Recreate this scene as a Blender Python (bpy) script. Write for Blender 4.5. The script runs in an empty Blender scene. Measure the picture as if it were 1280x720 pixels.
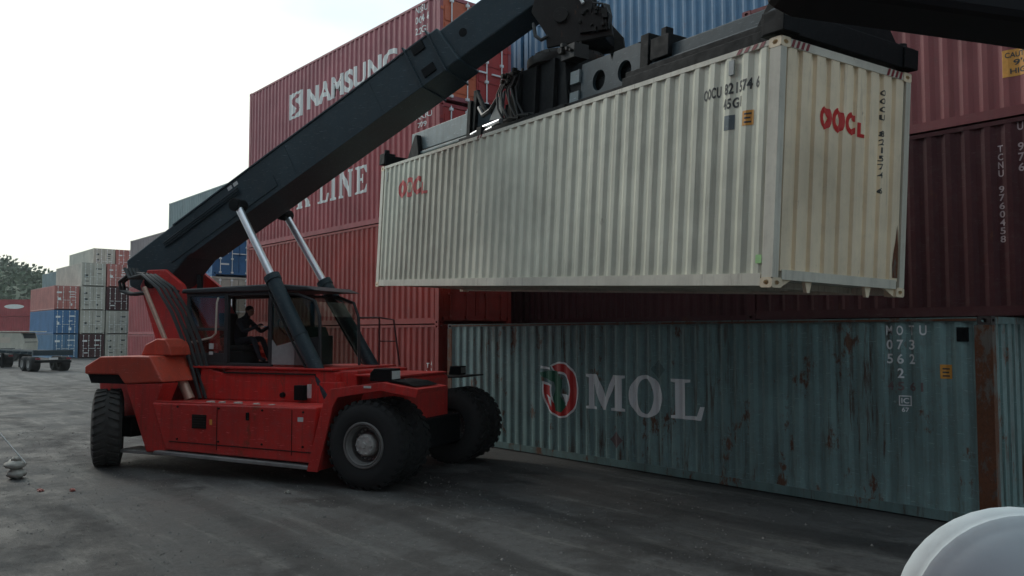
import bpy, bmesh, math, random
from mathutils import Vector, Matrix
from mathutils.geometry import tessellate_polygon
random.seed(7)
R = math.radians
C = bpy.context.scene.collection
scn = bpy.context.scene

# ---------------------------------------------------------------- camera
YAW, PITCH, F_PX = R(40.56), R(3.167), 1030.0
cam_d = bpy.data.cameras.new('camera')
cam = bpy.data.objects.new('camera', cam_d); C.objects.link(cam)
cam_d.sensor_width = 36.0
cam_d.lens = 36.0*F_PX/1280.0
cam_d.clip_start = 0.05; cam_d.clip_end = 4000
CAMP = Vector((0, 0, 2.66)); cam.location = CAMP
fw = Vector((-math.cos(YAW)*math.cos(PITCH), math.sin(YAW)*math.cos(PITCH), math.sin(PITCH)))
cam.rotation_euler = fw.to_track_quat('-Z', 'Y').to_euler()
scn.camera = cam

# ---------------------------------------------------------------- sky and sun
SKY_DIM, SKY_GLOW = 0.44, 0.76
SUN_EL, SUN_AZ = R(34), R(190)          # azimuth of the sun counted from +X towards +Y
w = bpy.data.worlds.new('World'); scn.world = w; w.use_nodes = True
nt = w.node_tree; nt.nodes.clear()
out = nt.nodes.new('ShaderNodeOutputWorld'); bg = nt.nodes.new('ShaderNodeBackground')
sky = nt.nodes.new('ShaderNodeTexSky'); sky.sky_type = 'NISHITA'; sky.sun_disc = False
sky.sun_elevation = SUN_EL; sky.sun_rotation = R(90)-SUN_AZ
sky.air_density = 1.2; sky.dust_density = 3.0
tc = nt.nodes.new('ShaderNodeTexCoord'); mp = nt.nodes.new('ShaderNodeMapping')
mp.inputs['Scale'].default_value = (1.0, 1.0, 3.0)
nz = nt.nodes.new('ShaderNodeTexNoise'); nz.inputs['Scale'].default_value = 1.6; nz.inputs['Detail'].default_value = 5
rp = nt.nodes.new('ShaderNodeValToRGB')
rp.color_ramp.elements[0].position = 0.34; rp.color_ramp.elements[0].color = (4.9, 5.8, 6.4, 1)
rp.color_ramp.elements[1].position = 0.62; rp.color_ramp.elements[1].color = (8.6, 8.9, 8.9, 1)
mx = nt.nodes.new('ShaderNodeMix'); mx.data_type = 'RGBA'; mx.inputs[0].default_value = 0.86
nt.links.new(tc.outputs['Generated'], mp.inputs[0]); nt.links.new(mp.outputs[0], nz.inputs['Vector'])
nt.links.new(nz.outputs['Fac'], rp.inputs[0])
nt.links.new(sky.outputs[0], mx.inputs[6]); nt.links.new(rp.outputs[0], mx.inputs[7])
vn = nt.nodes.new('ShaderNodeVectorMath'); vn.operation = 'NORMALIZE'; nt.links.new(tc.outputs['Generated'], vn.inputs[0])
vd = nt.nodes.new('ShaderNodeVectorMath'); vd.operation = 'DOT_PRODUCT'; nt.links.new(vn.outputs[0], vd.inputs[0])
GA, GE = R(168), R(14)                  # the bright part of the overcast, low over the yard's far end
vd.inputs[1].default_value = (math.cos(GE)*math.cos(GA), math.cos(GE)*math.sin(GA), math.sin(GE))
mr_ = nt.nodes.new('ShaderNodeMapRange'); mr_.interpolation_type = 'SMOOTHSTEP'; nt.links.new(vd.outputs['Value'], mr_.inputs[0])
mr_.inputs[1].default_value = -0.1; mr_.inputs[2].default_value = 0.97; mr_.inputs[3].default_value = SKY_DIM; mr_.inputs[4].default_value = SKY_GLOW
ml_ = nt.nodes.new('ShaderNodeVectorMath'); ml_.operation = 'SCALE'; nt.links.new(mx.outputs[2], ml_.inputs[0]); nt.links.new(mr_.outputs[0], ml_.inputs['Scale'])
tn = nt.nodes.new('ShaderNodeMix'); tn.data_type = 'RGBA'; tn.inputs[6].default_value = (.84, .96, 1.03, 1); tn.inputs[7].default_value = (1.04, 1.01, .88, 1)
tf = nt.nodes.new('ShaderNodeMapRange'); tf.inputs[1].default_value = .88; tf.inputs[2].default_value = 1.0; nt.links.new(vd.outputs['Value'], tf.inputs[0]); nt.links.new(tf.outputs[0], tn.inputs[0])
mt_ = nt.nodes.new('ShaderNodeVectorMath'); mt_.operation = 'MULTIPLY'; nt.links.new(ml_.outputs[0], mt_.inputs[0]); nt.links.new(tn.outputs[2], mt_.inputs[1])
nt.links.new(mt_.outputs[0], bg.inputs[0]); nt.links.new(bg.outputs[0], out.inputs[0])
bg.inputs[1].default_value = 0.12
sd = bpy.data.lights.new('sun', 'SUN'); sd.energy = 0.5; sd.angle = R(14); sd.color = (1.0, 0.95, 0.88)
sun = bpy.data.objects.new('sun', sd); C.objects.link(sun)
sdir = Vector((math.cos(SUN_EL)*math.cos(SUN_AZ), math.cos(SUN_EL)*math.sin(SUN_AZ), math.sin(SUN_EL)))
sun.rotation_euler = (-sdir).to_track_quat('-Z', 'Y').to_euler()
vs = scn.view_settings; vs.view_transform = 'Standard'; vs.look = 'None'; vs.gamma = 1.0
vs.use_curve_mapping = False; vs.exposure = 0.80

# ---------------------------------------------------------------- helpers
def tag(o, label=None, cat=None, group=None, kind=None):
    if label: o['label'] = label
    if cat: o['category'] = cat
    if group: o['group'] = group
    if kind: o['kind'] = kind
    return o
def empty(name, loc=(0, 0, 0), rz=0.0):
    o = bpy.data.objects.new(name, None); C.objects.link(o)
    o.location = loc; o.rotation_euler = (0, 0, rz); o.empty_display_size = 0.3
    return o

class MB:
    def __init__(s): s.v = []; s.f = []
    def add(s, vs_, fs): b = len(s.v); s.v += [tuple(p) for p in vs_]; s.f += [tuple(b+i for i in f) for f in fs]; return s
    def box(s, x0, x1, y0, y1, z0, z1, M=None):
        p = [Vector((x, y, z)) for z in (z0, z1) for y in (y0, y1) for x in (x0, x1)]
        if M: p = [M @ q for q in p]
        return s.add(p, [(0, 2, 3, 1), (4, 5, 7, 6), (0, 1, 5, 4), (2, 6, 7, 3), (0, 4, 6, 2), (1, 3, 7, 5)])
    def prism(s, poly, a, b, axis='y', M=None):
        n = len(poly)
        def P(u, v, t):
            return Vector((u, t, v)) if axis == 'y' else (Vector((t, u, v)) if axis == 'x' else Vector((u, v, t)))
        p = [P(u, v, a) for u, v in poly]+[P(u, v, b) for u, v in poly]
        if M: p = [M @ q for q in p]
        return s.add(p, [tuple(range(n))[::-1], tuple(range(n, 2*n))]+[(i, (i+1) % n, n+(i+1) % n, n+i) for i in range(n)])
    def frustum(s, p0, p1, r0, r1, n=16, cap=True):
        p0 = Vector(p0); p1 = Vector(p1); d = (p1-p0).normalized()
        a = d.orthogonal().normalized(); b = d.cross(a)
        ps = []
        for p, r in ((p0, r0), (p1, r1)):
            ps += [p+(a*math.cos(2*math.pi*i/n)+b*math.sin(2*math.pi*i/n))*r for i in range(n)]
        fs = [(i, (i+1) % n, n+(i+1) % n, n+i) for i in range(n)]
        if cap: fs += [tuple(range(n))[::-1], tuple(range(n, 2*n))]
        return s.add(ps, fs)
    def tube(s, pts, r, n=8):
        pts = [Vector(p) for p in pts]; rings = []
        a = None
        for i, p in enumerate(pts):
            d = (pts[min(i+1, len(pts)-1)]-pts[max(i-1, 0)]).normalized()
            if a is None: a = d.orthogonal().normalized()
            else: a = (a-d*a.dot(d)).normalized()
            b = d.cross(a)
            rr = r[i] if isinstance(r, (list, tuple)) else r
            rings.append([p+(a*math.cos(2*math.pi*k/n)+b*math.sin(2*math.pi*k/n))*rr for k in range(n)])
        ps = [q for g in rings for q in g]; fs = []
        for i in range(len(pts)-1):
            for k in range(n): fs.append((i*n+k, i*n+(k+1) % n, (i+1)*n+(k+1) % n, (i+1)*n+k))
        fs += [tuple(range(n))[::-1], tuple(range((len(pts)-1)*n, len(pts)*n))]
        return s.add(ps, fs)
    def lathe(s, prof, n=40, M=None):
        # profile (radius, y) turned about the Y axis
        ps = []
        for k in range(n):
            a = 2*math.pi*k/n
            for r, y in prof: ps.append(Vector((r*math.cos(a), y, r*math.sin(a))))
        if M: ps = [M @ q for q in ps]
        m = len(prof); fs = []
        for k in range(n):
            for i in range(m-1):
                fs.append((k*m+i, ((k+1) % n)*m+i, ((k+1) % n)*m+i+1, k*m+i+1))
        return s.add(ps, fs)
    def mesh(s, name):
        me = bpy.data.meshes.new(name); me.from_pydata(s.v, [], s.f)
        bm = bmesh.new(); bm.from_mesh(me)
        bmesh.ops.recalc_face_normals(bm, faces=bm.faces); bm.to_mesh(me); bm.free()
        return me
    def build(s, name, mat, parent=None, bevel=0.0, smooth=False, seg=2):
        return link(name, s.mesh(name), mat, parent, bevel, smooth, seg)
def link(name, me, mat, parent=None, bevel=0.0, smooth=False, seg=2):
    if not me.materials: me.materials.append(mat)
    o = bpy.data.objects.new(name, me); C.objects.link(o)
    o.material_slots[0].link = 'OBJECT'; o.material_slots[0].material = mat
    if parent: o.parent = parent
    if smooth:
        for p in me.polygons: p.use_smooth = True
        me.set_sharp_from_angle(angle=R(38))
    if bevel:
        m = o.modifiers.new('bevel', 'BEVEL'); m.width = bevel; m.segments = seg; m.limit_method = 'ANGLE'; m.angle_limit = R(40)
    return o

# ---------------------------------------------------------------- materials
def mat_new(name):
    m = bpy.data.materials.new(name); m.use_nodes = True
    t = m.node_tree; b = t.nodes['Principled BSDF']; return m, t, b
def N(t, typ, **kw):
    n = t.nodes.new(typ)
    for k, v in kw.items(): setattr(n, k, v)
    return n
def noise(t, scale, detail=4, rough=.6, mapscale=(1, 1, 1), coord='Object', rnd=True):
    tcn = N(t, 'ShaderNodeTexCoord'); m = N(t, 'ShaderNodeMapping'); m.inputs['Scale'].default_value = mapscale
    t.links.new(tcn.outputs[coord], m.inputs[0])
    if rnd:
        oi = N(t, 'ShaderNodeObjectInfo'); mul = N(t, 'ShaderNodeMath', operation='MULTIPLY'); mul.inputs[1].default_value = 37.0
        t.links.new(oi.outputs['Random'], mul.inputs[0]); t.links.new(mul.outputs[0], m.inputs['Location'])
    n = N(t, 'ShaderNodeTexNoise'); n.inputs['Scale'].default_value = scale; n.inputs['Detail'].default_value = detail; n.inputs['Roughness'].default_value = rough
    t.links.new(m.outputs[0], n.inputs['Vector']); return n.outputs['Fac']
def ramp(t, src, p0, p1, c0=(0, 0, 0, 1), c1=(1, 1, 1, 1)):
    r = N(t, 'ShaderNodeValToRGB'); e = r.color_ramp.elements
    e[0].position = p0; e[0].color = c0; e[1].position = p1; e[1].color = c1
    t.links.new(src, r.inputs[0]); return r.outputs[0]
def mix(t, fac, a, b, blend='MIX'):
    m = N(t, 'ShaderNodeMix'); m.data_type = 'RGBA'; m.blend_type = blend
    for i, v in ((0, fac), (6, a), (7, b)):
        if isinstance(v, (int, float)): m.inputs[i].default_value = v
        elif isinstance(v, tuple): m.inputs[i].default_value = v if len(v) == 4 else (*v, 1)
        else: t.links.new(v, m.inputs[i])
    return m.outputs[2]
def scl(t, src, k):
    m = N(t, 'ShaderNodeMath', operation='MULTIPLY'); m.inputs[1].default_value = k; t.links.new(src, m.inputs[0]); return m.outputs[0]
def paint(name, rgb, rough=.5, rust=.3, dirt=.3, metal=0.0, bump=.15, rustlvl=.62, streak=.55, spec=.5, runs=0.0, scr=.25, dent=.35):
    m, t, b = mat_new(name)
    big = noise(t, 0.7, 3)
    col = mix(t, ramp(t, big, .35, .7), tuple(c*.82 for c in rgb), tuple(min(1, c*1.14) for c in rgb))
    st = noise(t, 3.0, 5, .65, (1.6, 1.6, .16))
    col = mix(t, scl(t, ramp(t, st, .45, .75), dirt), col, tuple(c*.45+.01 for c in rgb))
    fd = noise(t, 9.0, 6, .7)
    col = mix(t, scl(t, ramp(t, fd, .5, .8), dirt*.6), col, (.17, .15, .13))
    if scr:
        sc = noise(t, 26, 3, .5, (.25, 1, 3.2)); col = mix(t, scl(t, ramp(t, sc, .665, .70), scr), col, tuple(min(.8, c*1.5+.12) for c in rgb))
    rs = noise(t, 2.2, 9, .72, (1.2, 1.2, .55))
    rmask = ramp(t, rs, rustlvl, rustlvl+.05)
    rc = noise(t, 30, 3)
    rcol = mix(t, rc, (.07, .022, .010), (.20, .075, .03))
    col = mix(t, scl(t, rmask, rust), col, rcol)
    ch = noise(t, 34, 3, .6); col = mix(t, scl(t, ramp(t, ch, .725, .745), min(1, scr*1.4)), col, tuple(min(.7, c*1.2+.16) for c in rgb))
    if runs:
        r1 = noise(t, 5.0, 6, .75, (1.9, 1.9, .12)); r2 = noise(t, .55, 4, .6)
        mm = N(t, 'ShaderNodeMath', operation='MULTIPLY'); t.links.new(ramp(t, r1, .53, .61), mm.inputs[0]); t.links.new(ramp(t, r2, .40, .62), mm.inputs[1])
        col = mix(t, scl(t, mm.outputs[0], runs), col, mix(t, rc, (.030, .018, .012), (.13, .055, .025)))
    t.links.new(col, b.inputs['Base Color'])
    rr = ramp(t, fd, .3, .8, (rough*.8,)*3+(1,), (min(1, rough*1.35),)*3+(1,))
    t.links.new(rr, b.inputs['Roughness']); b.inputs['Metallic'].default_value = metal
    b.inputs['Specular IOR Level'].default_value = spec
    bp = N(t, 'ShaderNodeBump'); bp.inputs['Strength'].default_value = bump; bp.inputs['Distance'].default_value = .01
    t.links.new(noise(t, 2.2, 6, .6), bp.inputs['Height'])
    bd = N(t, 'ShaderNodeBump'); bd.inputs['Strength'].default_value = dent; bd.inputs['Distance'].default_value = .06
    t.links.new(noise(t, 1.3, 2, .5), bd.inputs['Height']); t.links.new(bp.outputs[0], bd.inputs['Normal']); t.links.new(bd.outputs[0], b.inputs['Normal'])
    return m
def plain(name, rgb, rough=.6, metal=0.0, var=.25, scale=14):
    m, t, b = mat_new(name)
    n = noise(t, scale, 5)
    t.links.new(mix(t, n, tuple(c*(1-var) for c in rgb), tuple(min(1, c*(1+var)) for c in rgb)), b.inputs['Base Color'])
    b.inputs['Roughness'].default_value = rough; b.inputs['Metallic'].default_value = metal
    return m
MT = {}
def CM(name, rgb, **k): MT[name] = paint(name, rgb, **k); return MT[name]
CM('cream_paint', (.68, .68, .55), rust=.8, dirt=.2, rustlvl=.665, rough=.5, runs=.2, spec=.3)
CM('cream_frame_paint', (.70, .67, .56), rust=.7, dirt=.3, rustlvl=.66, rough=.5, runs=.3, spec=.3)
CM('warm_lit_cream_paint', (.88, .74, .53), rust=.8, dirt=.25, rustlvl=.66, rough=.5, runs=.3, spec=.3)  # same cream, with the warm light on the end face put into the colour
CM('rose_maroon_paint', (.38, .115, .13), rust=.25, dirt=.3, runs=.2, spec=.3)
CM('brick_maroon_paint', (.38, .075, .08), rust=.3, dirt=.35, runs=.2, spec=.3)
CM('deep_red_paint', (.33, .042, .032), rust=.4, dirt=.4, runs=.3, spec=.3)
CM('grey_brown_paint', (.24, .19, .19), rust=.2, dirt=.3)
CM('aged_maroon_paint', (.27, .085, .085), rust=.4, dirt=.4, runs=.3, spec=.3)
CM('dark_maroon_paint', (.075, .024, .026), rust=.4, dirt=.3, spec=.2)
CM('bright_red_paint', (.42, .05, .045), rust=.3, dirt=.25)
CM('orange_paint', (.62, .14, .06), rust=.2, dirt=.25)
CM('teal_paint', (.22, .34, .33), rust=.9, dirt=.7, rustlvl=.585, runs=.9, spec=.3, scr=.6)
CM('teal_end_paint', (.16, .25, .24), rust=.9, dirt=.7, rustlvl=.57, runs=1, spec=.3, scr=.5)
CM('blue_paint', (.08, .19, .32), rust=.3, dirt=.45)
CM('bright_blue_paint', (.05, .16, .33), rust=.2, dirt=.3)
CM('grey_green_paint', (.19, .25, .25), rust=.2, dirt=.3)
CM('beige_paint', (.50, .46, .38), rust=.3, dirt=.3)
CM('faded_red_paint', (.48, .16, .13), rust=.2, dirt=.3)
CM('rust_post_paint', (.15, .13, .11), rust=1, dirt=.7, rustlvl=.44, rough=.85, runs=.6)
CM('machine_red_paint', (.58, .030, .024), rust=.6, dirt=.6, rustlvl=.62, rough=.45, bump=.08, dent=.12, scr=.9, runs=.45)
CM('machine_orange_paint', (.56, .065, .03), rust=.5, dirt=.6, rustlvl=.62, rough=.55, bump=.08, dent=.15, scr=.9, runs=.4)
CM('boom_paint', (.024, .043, .053), rust=.25, dirt=.35, rustlvl=.72, rough=.5, bump=.06, spec=.3, dent=.10, scr=.6)
CM('black_steel', (.006, .007, .008), rust=.3, dirt=.06, rustlvl=.66, rough=.6, spec=.12, dent=.1, scr=.15)
CM('greasy_steel', (.016, .014, .012), rust=.5, dirt=.12, rustlvl=.60, rough=.5, spec=.25, dent=.1)
CM('worn_beam_paint', (.13, .17, .18), rust=.3, dirt=.9, rustlvl=.66, rough=.45, scr=1.0)
CM('step_plate_metal', (.32, .32, .31), rust=.4, dirt=.6, rough=.5, metal=.3)
MT['casting_steel'] = plain('casting_steel', (.06, .05, .045), .6, 0)
MT['chrome'] = plain('chrome', (.92, .92, .93), .38, 1.0, .06)
MT['copper_rod'] = plain('copper_rod', (.50, .33, .25), .45, .4, .3)
MT['rubber'] = plain('rubber', (.016, .016, .016), .85, 0, .35, 22)
MT['dusty_rubber'] = plain('dusty_rubber', (.050, .047, .043), .95, 0, .6, 7)
MT['rim_paint'] = plain('rim_paint', (.17, .16, .15), .55, .2, .4, 9)
MT['hub_paint'] = plain('hub_paint', (.46, .44, .41), .6, .1, .5, 16)
MT['cab_black'] = plain('cab_black', (.030, .032, .034), .5)
MT['cab_panel'] = plain('cab_panel', (.30, .32, .31), .5)
MT['seat_cloth'] = plain('seat_cloth', (.02, .02, .02), .9)
MT['beige_pipe'] = plain('beige_pipe', (.50, .42, .34), .5)
MT['white_mark'] = plain('white_mark', (.78, .78, .74), .6, 0, .14, 3)
MT['grey_mark'] = plain('grey_mark', (.88, .90, .88), .6, 0, .18, 3)
MT['faint_mark'] = plain('faint_mark', (.17, .12, .12), .7, 0, .3, 5)
MT['pale_rose_mark'] = plain('pale_rose_mark', (.40, .30, .30), .7, 0, .3, 5)
MT['dark_mark'] = plain('dark_mark', (.05, .055, .05), .6, 0, .3, 5)
MT['red_mark'] = plain('red_mark', (.62, .035, .03), .5, 0, .12, 4)
MT['green_mark'] = plain('green_mark', (.02, .13, .07), .5)
MT['lime_mark'] = plain('lime_mark', (.35, .62, .25), .5)
MT['orange_sticker'] = plain('orange_sticker', (.72, .33, .06), .5)
MT['maroon_stripe'] = plain('maroon_stripe', (.20, .02, .025), .5)
MT['lamp_glass'] = plain('lamp_glass', (.6, .6, .58), .15)
CM('bone_plastic', (.74, .80, .80), rust=0, dirt=.5, rough=.8, spec=.15, scr=.2, dent=.05)
MT['visor_black'] = plain('visor_black', (.006, .006, .007), .7)
MT['bark'] = plain('bark', (.10, .08, .06), .9)
MT['stone'] = plain('stone', (.45, .43, .38), .85, 0, .35, 12)
MT['hose_rubber'] = plain('hose_rubber', (.012, .012, .012), .5)
MT['skin'] = plain('skin', (.30, .18, .12), .6, 0, .1)
MT['navy_cloth'] = plain('navy_cloth', (.020, .022, .030), .9)
MT['hair'] = plain('hair', (.010, .009, .008), .7)
def glass(name, tint, gl=.10):
    m, t, b = mat_new(name); t.nodes.remove(b)
    o = t.nodes['Material Output']; tr = N(t, 'ShaderNodeBsdfTransparent'); tr.inputs[0].default_value = (*tint, 1)
    g = N(t, 'ShaderNodeBsdfGlossy'); g.inputs['Roughness'].default_value = .06; g.inputs[0].default_value = (.9, .95, .95, 1)
    fr = N(t, 'ShaderNodeFresnel'); fr.inputs[0].default_value = 1.45
    mxs = N(t, 'ShaderNodeMixShader'); t.links.new(fr.outputs[0], mxs.inputs[0]); t.links.new(tr.outputs[0], mxs.inputs[1]); t.links.new(g.outputs[0], mxs.inputs[2])
    t.links.new(mxs.outputs[0], o.inputs[0]); return m
MT['glass'] = glass('glass', (.78, .82, .80)); MT['green_glass'] = glass('green_glass', (.42, .56, .50))
def ground_mat():
    m, t, b = mat_new('asphalt')
    a = noise(t, .12, 5, .6, rnd=False); c = noise(t, .8, 10, .78, (1, 1, 1), rnd=False); d = noise(t, 16, 9, .85, rnd=False)
    s = noise(t, .8, 8, .75, (.30, 2.6, 1), rnd=False); e = noise(t, 7, 8, .75, rnd=False)
    col = mix(t, ramp(t, a, .35, .65), (.050, .048, .046), (.100, .098, .094))
    col = mix(t, scl(t, ramp(t, c, .46, .56), .65), col, (.034, .030, .027))
    col = mix(t, scl(t, ramp(t, s, .53, .61), .50), col, (.155, .15, .135))
    col = mix(t, scl(t, ramp(t, e, .50, .60), .60), col, (.05, .046, .042))
    col = mix(t, scl(t, ramp(t, d, .56, .60), .50), col, (.17, .16, .145))
    # fine cracks
    tcn = N(t, 'ShaderNodeTexCoord'); w_ = N(t, 'ShaderNodeTexNoise'); w_.inputs['Scale'].default_value = .9; w_.inputs['Detail'].default_value = 6; t.links.new(tcn.outputs['Object'], w_.inputs['Vector'])
    ad = N(t, 'ShaderNodeVectorMath', operation='MULTIPLY_ADD'); t.links.new(w_.outputs['Color'], ad.inputs[0]); ad.inputs[1].default_value = (1.6, 1.6, 1.6); t.links.new(tcn.outputs['Object'], ad.inputs[2])
    vo = N(t, 'ShaderNodeTexVoronoi'); vo.feature = 'DISTANCE_TO_EDGE'; vo.inputs['Scale'].default_value = .34; t.links.new(ad.outputs[0], vo.inputs['Vector'])
    cr = ramp(t, vo.outputs['Distance'], .002, .012, (1, 1, 1, 1), (0, 0, 0, 1))
    col = mix(t, scl(t, cr, .16), col, (.018, .017, .016))
    # tyre tracks: long curved darker bands
    wv = N(t, 'ShaderNodeTexWave'); wv.wave_type = 'RINGS'; wv.inputs['Scale'].default_value = .16; wv.inputs['Distortion'].default_value = 6; wv.inputs['Detail'].default_value = 3; wv.inputs['Detail Scale'].default_value = .4
    mp_ = N(t, 'ShaderNodeMapping'); mp_.inputs['Location'].default_value = (9, 14, 0); t.links.new(tcn.outputs['Object'], mp_.inputs[0]); t.links.new(mp_.outputs[0], wv.inputs['Vector'])
    col = mix(t, scl(t, ramp(t, wv.outputs['Fac'], .78, .95), .60), col, (.022, .021, .020))
    os_ = noise(t, .35, 7, .62, (1, 1, 1), rnd=False); col = mix(t, scl(t, ramp(t, os_, .58, .62), .7), col, (.020, .018, .017))
    t.links.new(col, b.inputs['Base Color'])
    t.links.new(ramp(t, c, .40, .60, (.95, .95, .95, 1), (.55, .55, .55, 1)), b.inputs['Roughness']); b.inputs['Specular IOR Level'].default_value = .35
    bp = N(t, 'ShaderNodeBump'); bp.inputs['Strength'].default_value = .8; bp.inputs['Distance'].default_value = .03
    h = mix(t, .5, mix(t, .5, c, e), d); t.links.new(h, bp.inputs['Height']); t.links.new(bp.outputs[0], b.inputs['Normal'])
    return m
def leaf_mat():
    m, t, b = mat_new('leaf_green')
    n = noise(t, .35, 4, .6, rnd=False)
    t.links.new(mix(t, ramp(t, n, .35, .65), (.045, .07, .035), (.10, .13, .07)), b.inputs['Base Color']); b.inputs['Roughness'].default_value = .8
    return m

# ---------------------------------------------------------------- setting: ground, hill
g = MB(); g.add([(-1500, -900, 0), (400, -900, 0), (400, 1200, 0), (-1500, 1200, 0)], [(0, 1, 2, 3)])
tag(g.build('ground', ground_mat()), kind='structure')
hm = MB(); nx, ny = 46, 26; hp = []
for i in range(nx+1):
    for j in range(ny+1):
        x = -560+i*7.0; y = -60+j*9.0
        u = (x+400)/150; v = (y-38)/70
        hp.append((x, y, max(-1, 28*math.exp(-(u*u+v*v))*(1+.12*math.sin(x*.09+y*.05))-1)))
hm.add(hp, [(i*(ny+1)+j, (i+1)*(ny+1)+j, (i+1)*(ny+1)+j+1, i*(ny+1)+j+1) for i in range(nx) for j in range(ny)])
LEAF = leaf_mat()
tag(hm.build('hill', LEAF, smooth=True), kind='structure')
fo = MB(); rnd = random.Random(3)
for k in range(1100):                                   # far wood on the hill, reads as one mass
    x = rnd.uniform(-450, -260); y = rnd.uniform(0, 120)
    u = (x+400)/150; v = (y-38)/70
    z = 28*math.exp(-(u*u+v*v))*(1+.12*math.sin(x*.09+y*.05))-1
    if z < 2: continue
    rr = rnd.uniform(2.0, 4.2)
    for q in range(34):
        d = Vector((rnd.gauss(0, 1), rnd.gauss(0, 1), rnd.gauss(0, .8))).normalized()*rr*rnd.uniform(.6, 1.05)
        c = Vector((x, y, z+rr*.55))+d; a = Vector((rnd.gauss(0, 1), rnd.gauss(0, 1), rnd.gauss(0, 1))).normalized()
        e1 = a.orthogonal().normalized()*rnd.uniform(.5, 1.0); e2 = a.cross(e1)
        fo.add([c-e1, c+e2*.7, c+e1, c-e2*.7], [(0, 1, 2, 3)])
tag(fo.build('woodland', LEAF), 'dense green trees covering the hill behind the far left container stacks', 'woodland', kind='stuff')

# ---------------------------------------------------------------- containers
def prof_side(u):
    p = .278; t = (u+40*p+.036) % p
    if t < .072: return 0.0
    if t < .140: return .032*(t-.072)/.068
    if t < .210: return .032
    return .032*(1-(t-.210)/.068)
SB = (0, .072, .140, .210)
def prof_end(u):
    p = .252; t = (u+40*p+.075) % p
    if t < .150: return 0.0
    if t < .166: return .045*(t-.150)/.016
    if t < .236: return .045
    return .045*(1-(t-.236)/.016)
EB = (0, .150, .166, .236)
def breaks(a, b, kind):
    p, off, bs = (.278, .036, SB) if kind == 'side' else (.252, .075, EB)
    r = []; k = math.floor((a+off)/p)-1
    while k*p-off < b+p:
        for q in bs:
            x = k*p-off+q
            if a+1e-4 < x < b-1e-4: r.append(x)
        k += 1
    return r
W_, CACHE = 2.44, {}
def cached(key, fn):
    if key not in CACHE: CACHE[key] = fn()
    return CACHE[key]
def side_mesh(L, H, sgn):
    us = [-L/2+.10]+breaks(-L/2+.10, L/2-.10, 'side')+[L/2-.10]; m = MB(); ps = []
    for u in us:
        y = sgn*(W_/2-.006-prof_side(u)); ps += [(u, y, .13), (u, y, H-.05)]
    m.add(ps, [(2*i, 2*i+2, 2*i+3, 2*i+1) for i in range(len(us)-1)]); return m.mesh('side_panel')
def end_mesh(L, H, sgn):
    us = [-W_/2+.12]+breaks(-W_/2+.12, W_/2-.12, 'end')+[W_/2-.12]; m = MB(); ps = []
    for u in us:
        x = sgn*(L/2-.012-prof_end(u)); ps += [(x, u, .2), (x, u, H-.07)]
    m.add(ps, [(2*i, 2*i+2, 2*i+3, 2*i+1) for i in range(len(us)-1)]); return m.mesh('end_panel')
def frame_mesh(L, H):
    m = MB(); a, b = L/2, W_/2
    for sx in (-1, 1):
        for sy in (-1, 1):
            x0, x1 = sorted((sx*a, sx*(a-.16))); y0, y1 = sorted((sy*b, sy*(b-.10)))
            m.box(x0, x1, y0, y1, .118, H-.118)
    for sy in (-1, 1):
        y0, y1 = sorted((sy*(b-.002), sy*(b-.06)))
        m.box(-a+.178, a-.178, y0, y1, H-.075, H-.012)
        m.box(-a+.178, a-.178, y0, y1, .03, .165)
        m.box(-a+.178, a-.178, y0, y1-.0, .022, .030)
    for sx in (-1, 1):
        x0, x1 = sorted((sx*(a-.004), sx*(a-.09)))
        m.box(x0, x1, -b+.162, b-.162, H-.105, H-.008)
        m.box(x0, x1, -b+.162, b-.162, .10, .215)
    m.box(-a+.2, a-.2, -b+.07, b-.07, .12, .16)
    k = -a+.6
    while k < a-.5:
        m.box(k, k+.05, -b+.062, b-.062, .04, .118); k += .6
    return m.mesh('frame')
def cast_mesh(sx, sy, top, L, H):
    m = MB(); a, b = L/2, W_/2; h = .118
    z0 = H-h if top else 0.0
    x1, x0 = sx*(a+.003), sx*(a-.175); y1, y0 = sy*(b+.003), sy*(b-.159)
    zc = z0+h/2; n = 20
    def ring(P, half_u, half_v, hu, hv, depth):
        # square face with an oval hole and its recess; P(u, v, t) gives the point
        sq, ov, ovi = [], [], []
        for i in range(n):
            t = 2*math.pi*i/n; c, s_ = math.cos(t), math.sin(t)
            k = 1/max(abs(c), abs(s_)); sq.append(P(c*k*half_u, s_*k*half_v, 0))
            ov.append(P(c*hu, s_*hv, 0)); ovi.append(P(c*hu, s_*hv, depth))
        m.add(sq+ov+ovi, [(i, (i+1) % n, n+(i+1) % n, n+i) for i in range(n)]+[(n+i, n+(i+1) % n, 2*n+(i+1) % n, 2*n+i) for i in range(n)]+[tuple(range(2*n, 3*n))])
    xc, yc = (x0+x1)/2, (y0+y1)/2; hx, hy = abs(x1-x0)/2, abs(y1-y0)/2
    ring(lambda u, v, t: (xc+u, y1-sy*t, zc+v), hx, h/2, .040, .028, .05)
    ring(lambda u, v, t: (x1-sx*t, yc+u, zc+v), hy, h/2, .040, .026, .05)
    m.add([(x0, y0, z0), (x1, y0, z0), (x1, y1, z0), (x0, y1, z0)], [(0, 1, 2, 3)])
    m.add([(x0, y0, z0+h), (x1, y0, z0+h), (x1, y1, z0+h), (x0, y1, z0+h)], [(0, 1, 2, 3)])
    m.add([(x0, y0, z0), (x0, y1, z0), (x0, y1, z0+h), (x0, y0, z0+h)], [(0, 1, 2, 3)])
    m.add([(x0, y0, z0), (x1, y0, z0), (x1, y0, z0+h), (x0, y0, z0+h)], [(0, 1, 2, 3)])
    return m.mesh('corner_casting')
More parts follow.
